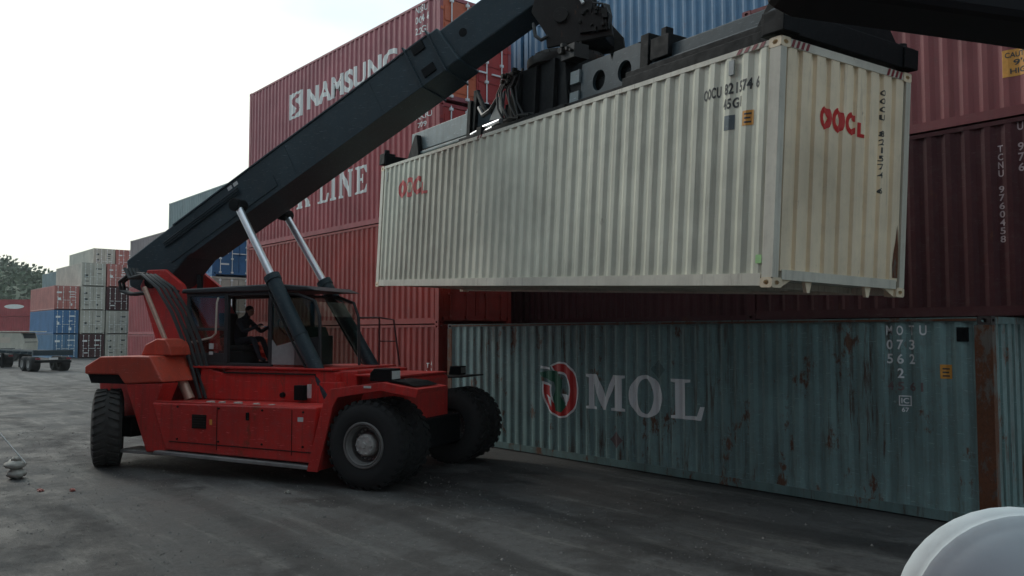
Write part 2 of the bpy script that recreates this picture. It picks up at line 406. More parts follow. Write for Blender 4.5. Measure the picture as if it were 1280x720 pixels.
def roof_mesh(L, H):
    m = MB(); us = []; u = -L/2+.15
    ps = []; i = 0
    while u < L/2-.15:
        z = H-.03-(.02 if i % 4 in (2, 3) else 0); ps += [(u, -W_/2+.05, z), (u, W_/2-.05, z)]; u += .08; i += 1
    m.add(ps, [(2*i, 2*i+2, 2*i+3, 2*i+1) for i in range(len(ps)//2-1)]); return m.mesh('roof_panel')
def door_mesh(L, H, sy):
    m = MB(); y0, y1 = sorted((sy*.012, sy*(W_/2-.105))); x = L/2
    m.box(x-.06, x-.02, y0, y1, .20, H-.12)
    for k in range(5):
        z = .32+k*(H-.55)/5
        m.box(x-.021, x-.004, y0+.06, y1-.06, z, z+(H-.55)/5-.07)
    for k in range(4):
        z = .4+k*(H-.8)/3; ya, yb = sorted((sy*(W_/2-.125), sy*(W_/2-.02))); m.box(x-.012, x+.012, ya, yb, z-.04, z+.04)
    return m.mesh('door')
def bar_mesh(L, H, y):
    m = MB(); x = L/2+.03
    m.frustum((x, y, .14), (x, y, H-.07), .017, .017, 8)
    for z in (.19, .8, 1.35, 1.9, H-.16): m.box(L/2-.006, x+.026, y-.05, y+.05, z-.035, z+.035)
    m.box(x-.005, x+.03, min(y, y+.36*(1 if y < 0 else -1)), max(y, y+.36*(1 if y < 0 else -1)), 1.02, 1.06)
    return m.mesh('locking_bar')
ALLC = []
def container(xc, yf, z, mat, label, L=12.19, H=2.9, group='shipping containers stacked in the yard', doors=True, endmat=None, framemat=None, castmat=None, rot=0.0, barmat=None):
    r = empty('shipping_container', (xc, yf+W_/2, z), rot)
    tag(r, label, 'container', group)
    m = MT[mat]; em = MT[endmat or mat]; fm = MT[framemat or mat]; cm = MT[castmat or framemat or mat]
    link('side_panel', cached(('s', L, H, -1), lambda: side_mesh(L, H, -1)), m, r)
    link('side_panel', cached(('s', L, H, 1), lambda: side_mesh(L, H, 1)), m, r)
    link('end_panel', cached(('e', L, H, -1), lambda: end_mesh(L, H, -1)), em, r)
    if doors:
        bm_ = MT[barmat or 'grey_mark']
        for sy in (-1, 1):
            d = link('door', cached(('d', L, H, sy), lambda: door_mesh(L, H, sy)), em, r)
            for y in (.33, .86):
                link('locking_bar', cached(('b', L, H, sy*y), lambda: bar_mesh(L, H, sy*y)), bm_, d)
    else:
        link('end_panel', cached(('e', L, H, 1), lambda: end_mesh(L, H, 1)), em, r)
    link('roof_panel', cached(('r', L, H), lambda: roof_mesh(L, H)), m, r)
    link('frame', cached(('f', L, H), lambda: frame_mesh(L, H)), fm, r)
    for sx in (-1, 1):
        for sy in (-1, 1):
            for tp in (0, 1):
                link('corner_casting', cached(('c', L, H, sx, sy, tp), lambda: cast_mesh(sx, sy, tp, L, H)), cm, r)
    r['xc'] = xc
    if doors and xc < -34:
        q = random.Random(int(abs(xc*7+yf*13+z*5))); pr = []
        dk = mat in ('beige_paint',)
        for (y, zz, w_, h_) in ((.22, 2.0, .7, .16), (.30, 1.72, .5, .12), (.2, 1.45, .6, .1), (-.98, 1.95, .5, .22), (-.9, 1.3, .35, .35), (.3, .7, .3, .3), (-.85, .6, .5, .1)):
            if q.random() < .75: pr.append(rect(y+q.uniform(-.05, .12), y+w_*q.uniform(.7, 1), zz-h_*q.uniform(.6, 1), zz))
        d = drape(poly_bm(pr), 'door_placard', 'dark_mark' if dk else 'white_mark', r, 'door', L, .012)
    return r

# flat lettering draped over the corrugation
def poly_bm(polys):
    """polys: list of loops groups; each item is [outer, hole, hole...] of (u, v)"""
    bm = bmesh.new()
    for loops in polys:
        flat = [Vector((u, v, 0)) for lp in loops for u, v in lp]
        tris = tessellate_polygon([[Vector((u, v, 0)) for u, v in lp] for lp in loops])
        vs_ = [bm.verts.new(p) for p in flat]
        for t in tris:
            try: bm.faces.new([vs_[i] for i in t])
            except ValueError: pass
    return bm
def text_bm(s, box, bold=0.0, spacing=1.0):
    cu = bpy.data.curves.new('t', 'FONT'); cu.body = s; cu.size = 1.0; cu.offset = bold; cu.space_character = spacing; cu.fill_mode = 'FRONT'; cu.dimensions = '2D'
    cu.resolution_u = 4
    ob = bpy.data.objects.new('t', cu); me = bpy.data.meshes.new_from_object(ob)
    bm = bmesh.new(); bm.from_mesh(me); bpy.data.objects.remove(ob); bpy.data.curves.remove(cu); bpy.data.meshes.remove(me)
    xs = [v.co.x for v in bm.verts]; ys = [v.co.y for v in bm.verts]
    x0, x1, y0, y1 = min(xs), max(xs), min(ys), max(ys); u0, u1, v0, v1 = box
    for v in bm.verts:
        v.co = Vector((u0+(v.co.x-x0)/(x1-x0)*(u1-u0), v0+(v.co.y-y0)/(y1-y0)*(v1-v0), 0))
    return bm
def drape(bm, name, mat, parent, face, L, off=.004, lab=None):
    kind = 'side' if face == 'side' else 'end'
    us = [v.co.x for v in bm.verts]
    for x in breaks(min(us), max(us), kind):
        geom = bm.verts[:]+bm.edges[:]+bm.faces[:]
        bmesh.ops.bisect_plane(bm, geom=geom, plane_co=(x, 0, 0), plane_no=(1, 0, 0), dist=1e-5)
    for v in bm.verts:
        u, z = v.co.x, v.co.y
        if face == 'side': v.co = Vector((u, -(W_/2-.006-prof_side(u))-off, z))
        elif face == 'end': v.co = Vector((L/2-.012-prof_end(u)+off, u, z))
        elif face == 'rail': v.co = Vector((u, -(W_/2-.002)-off, z))
        elif face == 'endrail': v.co = Vector((L/2-.004+off, u, z))
        elif face == 'door': v.co = Vector((L/2-.004+off, u, z))
    bmesh.ops.recalc_face_normals(bm, faces=bm.faces)
    me = bpy.data.meshes.new(name); bm.to_mesh(me); bm.free()
    o = link(name, me, MT[mat], parent)
    if lab: o['label'] = lab
    return o
def join_bms(lst):
    bm = bmesh.new()
    for b in lst:
        me = bpy.data.meshes.new('tmp'); b.to_mesh(me); b.free(); bm.from_mesh(me); bpy.data.meshes.remove(me)
    return bm
def vtext(s, u, vtop, h, wd, step, bold=.02):
    """letters written one under another"""
    out_ = []
    for i, ch in enumerate(s):
        if ch == ' ': continue
        z = vtop-i*step
        out_.append(text_bm(ch, (u-wd/2 if ch != '1' else u-wd/4, u+wd/2 if ch != '1' else u+wd/4, z-h, z), bold))
    return join_bms(out_)

# serif capitals as single outlines in a unit box
def ell(cx, cy, rx, ry, n=32): return [(cx+rx*math.cos(2*math.pi*i/n), cy+ry*math.sin(2*math.pi*i/n)) for i in range(n)]
SER = {
 'M': [[(0, 0), (.30, 0), (.30, .07), (.21, .09), (.21, .72), (.44, 0), (.52, 0), (.74, .74), (.74, .09), (.66, .07), (.66, 0), (1, 0), (1, .07), (.93, .09), (.93, .91), (1, .93), (1, 1), (.70, 1), (.52, .36), (.30, 1), (0, 1), (0, .93), (.09, .90), (.09, .09), (0, .07)]],
 'O': [ell(.5, .5, .5, .53), ell(.5, .5, .24, .44)[::-1]],
 'L': [[(0, 0), (.92, 0), (1, .34), (.90, .34), (.80, .10), (.46, .09), (.46, .91), (.60, .93), (.60, 1), (0, 1), (0, .93), (.16, .91), (.16, .09), (0, .07)]],
 'I': [[(0, 0), (1, 0), (1, .08), (.78, .10), (.78, .90), (1, .92), (1, 1), (0, 1), (0, .92), (.22, .90), (.22, .10), (0, .08)]],
 'N': [[(0, 0), (.34, 0), (.34, .07), (.22, .10), (.22, .74), (.76, -.02), (.88, -.02), (.88, .90), (1, .93), (1, 1), (.66, 1), (.66, .93), (.77, .90), (.77, .36), (.30, 1), (0, 1), (0, .93), (.10, .90), (.10, .10), (0, .07)]],
 'E': [[(0, 0), (.92, 0), (1, .30), (.90, .30), (.78, .10), (.42, .10), (.42, .46), (.60, .46), (.64, .36), (.72, .36), (.72, .68), (.64, .68), (.60, .56), (.42, .56), (.42, .90), (.76, .90), (.86, .72), (.96, .72), (.92, 1), (0, 1), (0, .93), (.14, .90), (.14, .10), (0, .07)]],
 'K': [[(0, 0), (.46, 0), (.46, .07), (.36, .10), (.36, .40), (.46, .50), (.68, .10), (.60, .07), (.60, 0), (1, 0), (1, .07), (.94, .10), (.60, .62), (.84, .90), (.94, .93), (.94, 1), (.58, 1), (.58, .93), (.66, .90), (.36, .56), (.36, .90), (.46, .93), (.46, 1), (0, 1), (0, .93), (.12, .90), (.12, .10), (0, .07)]],
}
def serif(ch, box):
    u0, u1, v0, v1 = box
    return poly_bm([[[(u0+u*(u1-u0), v0+v*(v1-v0)) for u, v in lp] for lp in SER[ch]]])
def rect(u0, u1, v0, v1): return [[(u0, v0), (u1, v0), (u1, v1), (u0, v1)]]

H = 2.9; YW = 12.3
# --- first bay on the wall line: four high-cube tiers, logos face the aisle
XA = -23.36
a1 = container(XA, YW, 0, 'deep_red_paint', 'dark red container on the ground, at the foot of the stack lettered NAMSUNG', barmat='deep_red_paint')
a2 = container(XA, YW, H, 'deep_red_paint', 'plain brick red container under the one lettered LINE', framemat='deep_red_paint', barmat='deep_red_paint')
a3 = container(XA, YW, 2*H, 'brick_maroon_paint', 'maroon container with large white serif K LINE lettering', endmat='bright_red_paint')
a4 = container(XA, YW, 3*H, 'rose_maroon_paint', 'faded maroon container lettered NAMSUNG on top of its stack', endmat='orange_paint')
ds = [o for o in a4.children if o.name.startswith('door')]; ds[1].material_slots[0].material = MT['bright_red_paint']
def au(X): return X-XA
u0 = au(-24.78)
drape(text_bm('NAMSUNG', (u0, au(-19.35), 10.02-3*H, 10.72-3*H), .035, 1.05), 'lettering', 'white_mark', a4, 'side', 12.19, .004)
drape(poly_bm([rect(au(-26.1), au(-25.15), 9.94-3*H, 10.82-3*H)]), 'logo', 'white_mark', a4, 'side', 12.19, .004)
u, v = au(-26.1), 9.94-3*H
drape(poly_bm([[[(u+.12, v+.60), (u+.42, v+.80), (u+.84, v+.78), (u+.60, v+.66), (u+.38, v+.60), (u+.62, v+.46), (u+.80, v+.28), (u+.48, v+.10), (u+.10, v+.08), (u+.36, v+.20), (u+.56, v+.30), (u+.34, v+.42)]]]), 'logo_curve', 'rose_maroon_paint', a4, 'side', 12.19, .008)
for tx_, a_, b_, c_, d_ in (('NSSU', -18.42, -17.88, 11.33, 11.52), ('004 4', -18.42, -17.78, 11.04, 11.24), ('22G1', -18.42, -17.84, 10.74, 10.93)):
    drape(text_bm(tx_, (au(a_), au(b_), c_-3*H, d_-3*H), .02), 'marking', 'white_mark', a4, 'side', 12.19)
kb, kt = 6.80-2*H, 7.62-2*H
drape(join_bms([serif('K', (au(-25.5), au(-24.45), kb, kt)), serif('L', (au(-23.95), au(-23.25), kb, kt)), serif('I', (au(-23.12), au(-22.75), kb, kt)), serif('N', (au(-22.6), au(-21.75), kb, kt)), serif('E', (au(-21.62), au(-20.92), kb, kt))]), 'lettering', 'white_mark', a3, 'side', 12.19)
for tx_, a_, b_, c_, d_ in (('KKFU', -18.35, -17.65, 8.40, 8.55), ('709', -18.3, -17.9, 8.18, 8.32)):
    drape(text_bm(tx_, (au(a_), au(b_), c_-2*H, d_-2*H), .02), 'marking', 'white_mark', a3, 'side', 12.19)
drape(vtext('TLLU4', au(-17.75), 1.9, .13, .09, .19), 'marking', 'white_mark', a1, 'side', 12.19)
drape(vtext('45G1', au(-17.60), 1.95, .13, .09, .19), 'marking', 'white_mark', a1, 'side', 12.19)
drape(poly_bm([rect(au(-17.62), au(-17.45), 4.4-H, 4.75-H)]), 'sticker', 'orange_sticker', a2, 'side', 12.19)
# --- the teal container on the ground and the maroon ones above it
XM = -10.58
LM = 12.55
mol = container(XM, YW, 0, 'teal_paint', L=LM, label='weathered teal container with MOL lettering standing on the ground', doors=False, endmat='teal_end_paint', framemat='teal_end_paint', castmat='casting_steel')
def mu(X): return X-XM
p = MB(); p.box(LM/2-.002, LM/2+.012, -W_/2-.008, -W_/2+.13, .12, H-.12); p.box(LM/2-.215, LM/2-.003, -W_/2-.008, -W_/2+.004, .12, H-.12)
p.build('corner_post', MT['rust_post_paint'], mol)['label'] = 'rusty brown corner post'
p = MB(); p.box(-LM/2-.004, -LM/2+.17, -W_/2-.008, -W_/2+.004, .12, H-.12); p.build('corner_post', MT['rust_post_paint'], mol)
p = MB(); p.box(-LM/2+.18, LM/2-.18, -W_/2-.006, -W_/2+.02, H-.062, H-.03); p.build('top_rail', MT['rust_post_paint'], mol)
p = MB(); p.box(LM/2-.45, LM/2-.30, -W_/2-.0, -W_/2+.03, 2.55, 2.75); p.build('vent_cover', MT['black_steel'], mol)
drape(join_bms([serif('M', (mu(-12.03), mu(-10.98), 1.12, 1.83)), serif('O', (mu(-10.86), mu(-10.02), 1.07, 1.84)), serif('L', (mu(-9.84), mu(-9.08), 1.09, 1.82))]), 'lettering', 'grey_mark', mol, 'side', LM)
cx, cy = mu(-12.80), 1.46
def arc(rx, ry, a0, a1, n=30, ox=0, oy=0): return [(cx+ox+rx*math.cos(R(a0+(a1-a0)*i/n)), cy+oy+ry*math.sin(R(a0+(a1-a0)*i/n))) for i in range(n+1)]
drape(poly_bm([[arc(.56, .60, -196, 122)+arc(.27, .34, 122, -196)]]), 'logo_outline', 'grey_mark', mol, 'side', LM, .004)
drape(poly_bm([[arc(.515, .56, -190, 118)+arc(.315, .39, 118, -190)]]), 'logo_ring', 'red_mark', mol, 'side', LM, .008)
drape(poly_bm([[[(cx-.66, cy+.34), (cx-.36, cy+.40), (cx-.10, cy+.40), (cx+.06, cy+.22), (cx+.06, cy+.06), (cx+.02, cy-.12), (cx+.16, cy-.34), (cx+.04, cy-.48), (cx-.16, cy-.46), (cx-.22, cy-.20), (cx-.16, cy+.02), (cx-.20, cy+.16), (cx-.56, cy+.26)]]]), 'logo_shape', 'green_mark', mol, 'side', LM, .012)
drape(poly_bm([[[(cx+.06, cy-.08), (cx+.28, cy-.10), (cx+.18, cy-.34)]], [[(cx-.44, cy-.12), (cx-.26, cy-.18), (cx-.26, cy-.38)]], [[(cx-.60, cy+.50), (cx-.30, cy+.46), (cx-.30, cy+.42), (cx-.60, cy+.44)]]]), 'logo_patch', 'grey_mark', mol, 'side', LM, .014)
grid = [(-5.76, 'MOTU'), None]
L1 = []
for r_, (s_, z_) in enumerate((('MOTU', 2.78), ('073', 2.57), ('562', 2.36), (' 2', 2.15))):
    for c_, ch in enumerate(s_):
        if ch != ' ':
            uu = mu(-5.76)+c_*.165; drape(text_bm(ch, (uu, uu+.09, z_-.145, z_), .02), 'marking', 'grey_mark', mol, 'side', LM)
L1 = []
for c_, ch in enumerate('4561'):
    uu = mu(-5.76)+c_*.165; drape(text_bm(ch, (uu, uu+(.09 if ch != '1' else .03), 1.82, 1.95), .02), 'marking', 'faint_mark', mol, 'side', LM)
u, v = mu(-5.585), 1.60
drape(poly_bm([[[(u, v), (u+.17, v), (u+.17, v+.15), (u, v+.15)], [(u+.015, v+.015), (u+.015, v+.135), (u+.155, v+.135), (u+.155, v+.015)]]]), 'label_frame', 'grey_mark', mol, 'side', LM)
drape(join_bms([text_bm('IC', (u+.035, u+.135, v+.035, v+.115), .02), text_bm('67', (u+.04, u+.13, v-.09, v-.025), .02)]), 'marking', 'grey_mark', mol, 'side', LM)
drape(poly_bm([rect(mu(-4.99), mu(-4.84), 2.02, 2.22)]), 'sticker', 'orange_sticker', mol, 'side', LM)
drape(poly_bm([rect(mu(-4.96), mu(-4.87), 2.15, 2.17), rect(mu(-4.96), mu(-4.88), 2.10, 2.12), rect(mu(-4.96), mu(-4.87), 2.05, 2.07)]), 'sticker_print', 'dark_mark', mol, 'side', LM, .007)
for (X, Z, s_) in ((-10.12, 1.98, .17), (-11.2, .55, .16)):
    drape(poly_bm([[[(mu(X)-s_, Z), (mu(X), Z-s_*1.1), (mu(X)+s_, Z), (mu(X), Z+s_*1.1)]]]), 'placard', 'teal_end_paint' if Z > 1 else 'faint_mark', mol, 'side', LM, .006)
XT = -2.65; YT = 13.2
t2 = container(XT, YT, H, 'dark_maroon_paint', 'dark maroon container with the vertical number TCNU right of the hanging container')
t3 = container(XT, YT, 2*H, 'aged_maroon_paint', 'maroon container with orange sticker at the upper right, behind the spreader end')
def tu(X): return X-XT
drape(vtext('TCNU', tu(-4.43), 5.42-H, .10, .075, .122), 'marking', 'pale_rose_mark', t2, 'side', 12.19)
drape(vtext('9760458', tu(-4.43), 5.42-H-.60, .10, .075, .122), 'marking', 'pale_rose_mark', t2, 'side', 12.19)
drape(vtext('U', tu(-4.16), 5.72-H, .12, .08, .15), 'marking', 'pale_rose_mark', t2, 'side', 12.19)
drape(vtext('976', tu(-4.16), 5.42-H, .12, .08, .15), 'marking', 'pale_rose_mark', t2, 'side', 12.19)
drape(poly_bm([rect(tu(-4.36), tu(-3.86), 6.40-2*H, 6.80-2*H)]), 'sticker', 'orange_sticker', t3, 'side', 12.19)
drape(join_bms([text_bm('CAUTION', (tu(-4.32), tu(-3.90), 6.68-2*H, 6.76-2*H), .02), text_bm("9'6", (tu(-4.22), tu(-4.0), 6.56-2*H, 6.65-2*H), .02), text_bm('HIGH', (tu(-4.26), tu(-3.96), 6.44-2*H, 6.52-2*H), .02)]), 'sticker_print', 'dark_mark', t3, 'side', 12.19, .007)
drape(text_bm('9', (tu(-4.50), tu(-4.42), 7.0-2*H, 7.14-2*H), .02), 'marking', 'white_mark', t3, 'side', 12.19)
# --- second row behind: blue over darker ones
XB, YB = -11.75, 15.75
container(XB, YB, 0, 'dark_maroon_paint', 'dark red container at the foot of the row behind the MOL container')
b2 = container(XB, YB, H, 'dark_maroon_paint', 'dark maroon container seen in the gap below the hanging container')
container(XB, YB, 2*H, 'blue_paint', 'blue container behind the boom head and the spreader')
container(XB, YB, 3*H, 'blue_paint', 'upper blue container behind the boom head, second from the top')
for k in range(4):
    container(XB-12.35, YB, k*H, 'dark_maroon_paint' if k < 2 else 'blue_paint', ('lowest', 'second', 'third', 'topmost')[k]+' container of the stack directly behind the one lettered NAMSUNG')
# --- mid-distance rows left of the first bay
C1 = 'containers in the middle distance behind the boom foot'
h2 = 2.59
YC = 13.45
container(-42.1, YC, 0, 'brick_maroon_paint', 'maroon container on the ground behind the orange rear fender', L=12.19, H=h2, group=C1)
container(-45.1, YC, h2, 'brick_maroon_paint', 'short maroon container left of the beige one, seen beyond the red mast', L=6.06, H=h2, group=C1)
container(-39.0, YC, h2, 'beige_paint', 'short beige container seen through the rear cab window', L=6.06, H=h2, group=C1)
container(-45.1, YC, 2*h2, 'grey_brown_paint', 'grey maroon container whose top edge shows left of the boom', L=6.06, H=h2, group=C1)
container(-39.0, YC, 2*h2, 'bright_blue_paint', 'blue container with pale door bars seen under the boom', L=6.06, H=h2, group=C1, barmat='white_mark')
XD, YD = -44.0, 16.1
for k, (m_, lb) in enumerate((('deep_red_paint', 'dark red container at the foot of the stack behind the beige one'), ('bright_blue_paint', 'blue container second from the ground behind the beige one'), ('faded_red_paint', 'pale red container with door bars seen between the boom and the cab roof'), ('grey_green_paint', 'grey green container on top of its stack, rising above the boom at the left'))):
    container(XD, YD, k*h2, m_, lb, H=h2, group=C1, barmat='white_mark')
for k, (m_, lb) in enumerate((('deep_red_paint', 'red container on the ground behind the cab windows'), ('beige_paint', 'beige container behind the cab door opening'), ('bright_red_paint', 'red container with door bars behind the lift cylinder'))):
    container(XD, YD+2.6, k*h2, m_, lb, H=h2, group=C1, barmat='white_mark')
# --- far stacks
FG = 'containers of the far stacks at the left'
cols = [
 (-105.1, 20.1, [('blue_paint', 'lowest blue container of the leftmost far column'), ('bright_blue_paint', 'bright blue container in the middle of the leftmost far column'), ('faded_red_paint', 'dull red container above the bright blue one in the far stack')]),
 (-104.9, 22.68, [('dark_maroon_paint', 'maroon container on the ground under two beige ones in the far stack'), ('beige_paint', 'beige container just above the maroon one in the far stack'), ('beige_paint', 'beige container third from the ground in the far stack'), ('beige_paint', 'beige container fourth from the ground in the far stack')]),
 (-104.9, 25.26, [('beige_paint', 'beige container on the ground right of the maroon one in the far stack'), ('beige_paint', 'beige container second from the ground, right of the other beige ones'), ('dark_maroon_paint', 'maroon container above two beige ones in the far stack'), ('faded_red_paint', 'pale red container fourth in its far column')]),
 (-101.5, 27.84, [('dark_maroon_paint', 'maroon container on the ground, rightmost of the far stack'), ('bright_blue_paint', 'blue container left of the red mast in the far stack'), ('brick_maroon_paint', 'maroon container above the blue one beside the boom foot')]),
]
for xc, yf, lst in cols:
    for k, (m_, lb) in enumerate(lst): container(xc, yf, k*2.62, m_, lb, H=2.59, group=FG, barmat='white_mark')
for j, (m_, lb) in enumerate((('beige_paint', 'cream container on top of the far stack with closed doors'), ('faded_red_paint', 'salmon red container on top of the far stack beside the cream one'))):
    container(-115.2, 26.3+j*2.55, 4*2.62, m_, lb, H=2.59, group=FG)
    container(-115.2, 26.3+j*2.55, 3*2.62, 'beige_paint' if j == 0 else 'faded_red_paint', lb.replace('on top of', 'second from the top of'), H=2.59, group=FG)
    for k in range(3): container(-115.2, 26.3+j*2.55, k*2.62, 'deep_red_paint', ('dark red container hidden low', 'dark red container half hidden', 'dark red container just showing')[k]+(' behind the left far columns' if j == 0 else ' behind the right far columns'), H=2.59, group=FG)
container(-116.8, 23.5, 3*2.62, 'grey_green_paint', 'grey container seen end-on left of the cream one in the far stack', H=2.59, group=FG)
for k in range(3): container(-116.8, 23.5, k*2.62, 'deep_red_paint', ('lowest', 'second', 'third')[k]+' red container under the grey end-on one in the far stack', H=2.59, group=FG)
for k, lb in enumerate(('lowest maroon container behind the parked cream truck', 'middle maroon container behind the parked cream truck', 'upper maroon container with white logo, behind the parked cream truck')):
    far = container(-146.2, 21.4, k*2.62, 'brick_maroon_paint', lb, H=2.59, group=FG, rot=R(49.4))
    if k == 2: drape(poly_bm([[ell(2.6, 1.5, 1.5, .34)]]), 'logo', 'white_mark', far, 'side', 12.19, .02)

# ---------------------------------------------------------------- the hanging cream container
HC = Vector((-10.982, 10.558, 3.456)); HR = (R(-1.43), R(2.84), R(-9.74))
hang = empty('shipping_container', HC); hang.rotation_mode = 'XYZ'; hang.rotation_euler = HR
tag(hang, 'cream white container hanging from the spreader above the MOL container', 'container')
for nme, key, mt in (('side_panel', ('s', 12.19, 2.9, -1), 'cream_paint'), ('side_panel', ('s', 12.19, 2.9, 1), 'cream_paint'), ('end_panel', ('e', 12.19, 2.9, -1), 'warm_lit_cream_paint'), ('roof_panel', ('r', 12.19, 2.9), 'cream_paint'), ('frame', ('f', 12.19, 2.9), 'cream_frame_paint')):
    link(nme, CACHE[key], MT[mt], hang)
link('end_panel', cached(('e', 12.19, 2.9, 1), lambda: end_mesh(12.19, 2.9, 1)), MT['warm_lit_cream_paint'], hang)
for sx in (-1, 1):
    for sy in (-1, 1):
        for tp in (0, 1): link('corner_casting', CACHE[('c', 12.19, 2.9, sx, sy, tp)], MT['warm_lit_cream_paint'], hang)
LH = 12.19
for tx_, a_, b_, c_, d_ in (('OOCU', 4.84, 5.14, 2.37, 2.51), ('821574', 5.22, 5.66, 2.37, 2.51), ('6', 5.71, 5.78, 2.37, 2.51), ('45G1', 5.20, 5.50, 2.19, 2.32)):
    drape(text_bm(tx_, (a_, b_, c_, d_), .03, 1.1), 'marking', 'dark_mark', hang, 'side', LH)
drape(poly_bm([rect(5.24, 5.39, 1.93, 2.11)]), 'label_plate', 'worn_beam_paint', hang, 'side', LH)
drape(poly_bm([rect(5.54, 5.69, 1.94, 2.12)]), 'sticker', 'orange_sticker', hang, 'side', LH)
drape(poly_bm([rect(5.57, 5.66, 2.07, 2.09), rect(5.57, 5.65, 2.02, 2.04), rect(5.57, 5.66, 1.97, 1.99)]), 'sticker_print', 'dark_mark', hang, 'side', LH, .007)
drape(poly_bm([rect(5.84, 5.93, .28, .38)]), 'sticker', 'lime_mark', hang, 'rail', LH, .006)['label'] = 'small lime green sticker'
m = MB(); m.box(5.30, 5.38, -1.232, -1.21, 2.60, 2.78); m.build('vent_cover', MT['cab_panel'], hang)
m = MB(); m.box(-5.72, -5.66, -1.232, -1.21, 2.50, 2.72); m.build('vent_cover', MT['cab_panel'], hang)
# letters OOCL on the long side (left) and on the end
def oocl(u0, u1, v0, v1, face):
    w_ = u1-u0; h_ = v1-v0
    for ch, a, b, lo, hi in (('O', 0, .25, 0, 1), ('O', .255, .53, -.04, 1.04), ('C', .54, .78, 0, 1), ('L', .80, 1, -.02, .62)):
        drape(text_bm(ch, (u0+a*w_, u0+b*w_, v0+lo*h_, v0+hi*h_), .05), 'letter', 'red_mark', hang, face, LH, .005)
    cc = u0+w_*.3925; cz = v0+h_*.5
    drape(poly_bm([[[(cc+w_*.075*(1 if i % 2 == 0 else .5)*math.cos(math.pi*i/5+.3), cz+h_*.26*(1 if i % 2 == 0 else .5)*math.sin(math.pi*i/5+.3)) for i in range(10)]]]), 'flower_mark', 'warm_lit_cream_paint', hang, face, LH, .008)
oocl(-4.98, -3.46, 2.02, 2.44, 'side')
oocl(-.50, .36, 1.94, 2.22, 'end')
drape(vtext('OOCU', .69, 2.60, .075, .05, .104), 'marking', 'dark_mark', hang, 'end', LH, .005)
drape(vtext('821574', .69, 2.08, .075, .05, .104), 'marking', 'dark_mark', hang, 'end', LH, .005)
drape(vtext('6', .69, 1.36, .075, .05, .104), 'marking', 'dark_mark', hang, 'end', LH, .005)
# hazard stripes at the top corners
def stripes(u0, u1, v0, v1, n):
    d = (u1-u0)/n; red, wh = [], []
    for i in range(n):
        q = [[(u0+i*d, v0), (u0+(i+.55)*d, v0), (u0+(i+.95)*d, v1), (u0+(i+.4)*d, v1)]]; red.append(q)
    return poly_bm(red)
drape(stripes(5.40, 5.88, 2.826, 2.885, 4), 'hazard_stripe', 'maroon_stripe', hang, 'rail', LH, .004)
drape(stripes(-1.05, -.72, 2.80, 2.888, 4), 'hazard_stripe', 'maroon_stripe', hang, 'endrail', LH, .004)
drape(stripes(.72, 1.05, 2.80, 2.888, 4), 'hazard_stripe', 'maroon_stripe', hang, 'endrail', LH, .004)
drape(stripes(-1.25, -1.02, 2.83, 2.888, 2), 'hazard_stripe', 'maroon_stripe', hang, 'rail', LH, .004)
for y in (-.55, .55):
    m = MB(); m.prism([(y-.06, .10), (y+.06, .10), (y+.025, -.03), (y-.02, -.03)], 6.00, 6.05, 'x'); m.build('hanging_gusset', MT['warm_lit_cream_paint'], hang)
for sy in (-1, 1):
    m = MB(); m.prism([(sy*1.06, .10), (sy*1.06, .0), (sy*.86, .10)], 6.02, 6.06, 'x'); m.build('hanging_gusset', MT['warm_lit_cream_paint'], hang)
rs = []
rr_ = random.Random(5)
poly = [(.98, .24), (1.09, .24), (1.08, .62), (1.05, .92), (1.02, .7), (.985, .55), (.97, .4)]
drape(poly_bm([[poly]]), 'rust_stain', 'rust_post_paint', hang, 'end', LH, .006)
hang_M = Matrix.LocRotScale(HC, hang.rotation_euler, None)

# ---------------------------------------------------------------- reach stacker
RM = Matrix.Translation((-13.3, 9.13, 0)) @ Matrix.Rotation(R(26.67), 4, 'Z')
rsk = empty('reach_stacker', (-13.3, 9.13, 0), R(26.67))
tag(rsk, 'red reach stacker with dark blue-grey boom lifting the cream container', 'reach stacker')
RED, ORG, BOOM, BLK = MT['machine_red_paint'], MT['machine_orange_paint'], MT['boom_paint'], MT['black_steel']
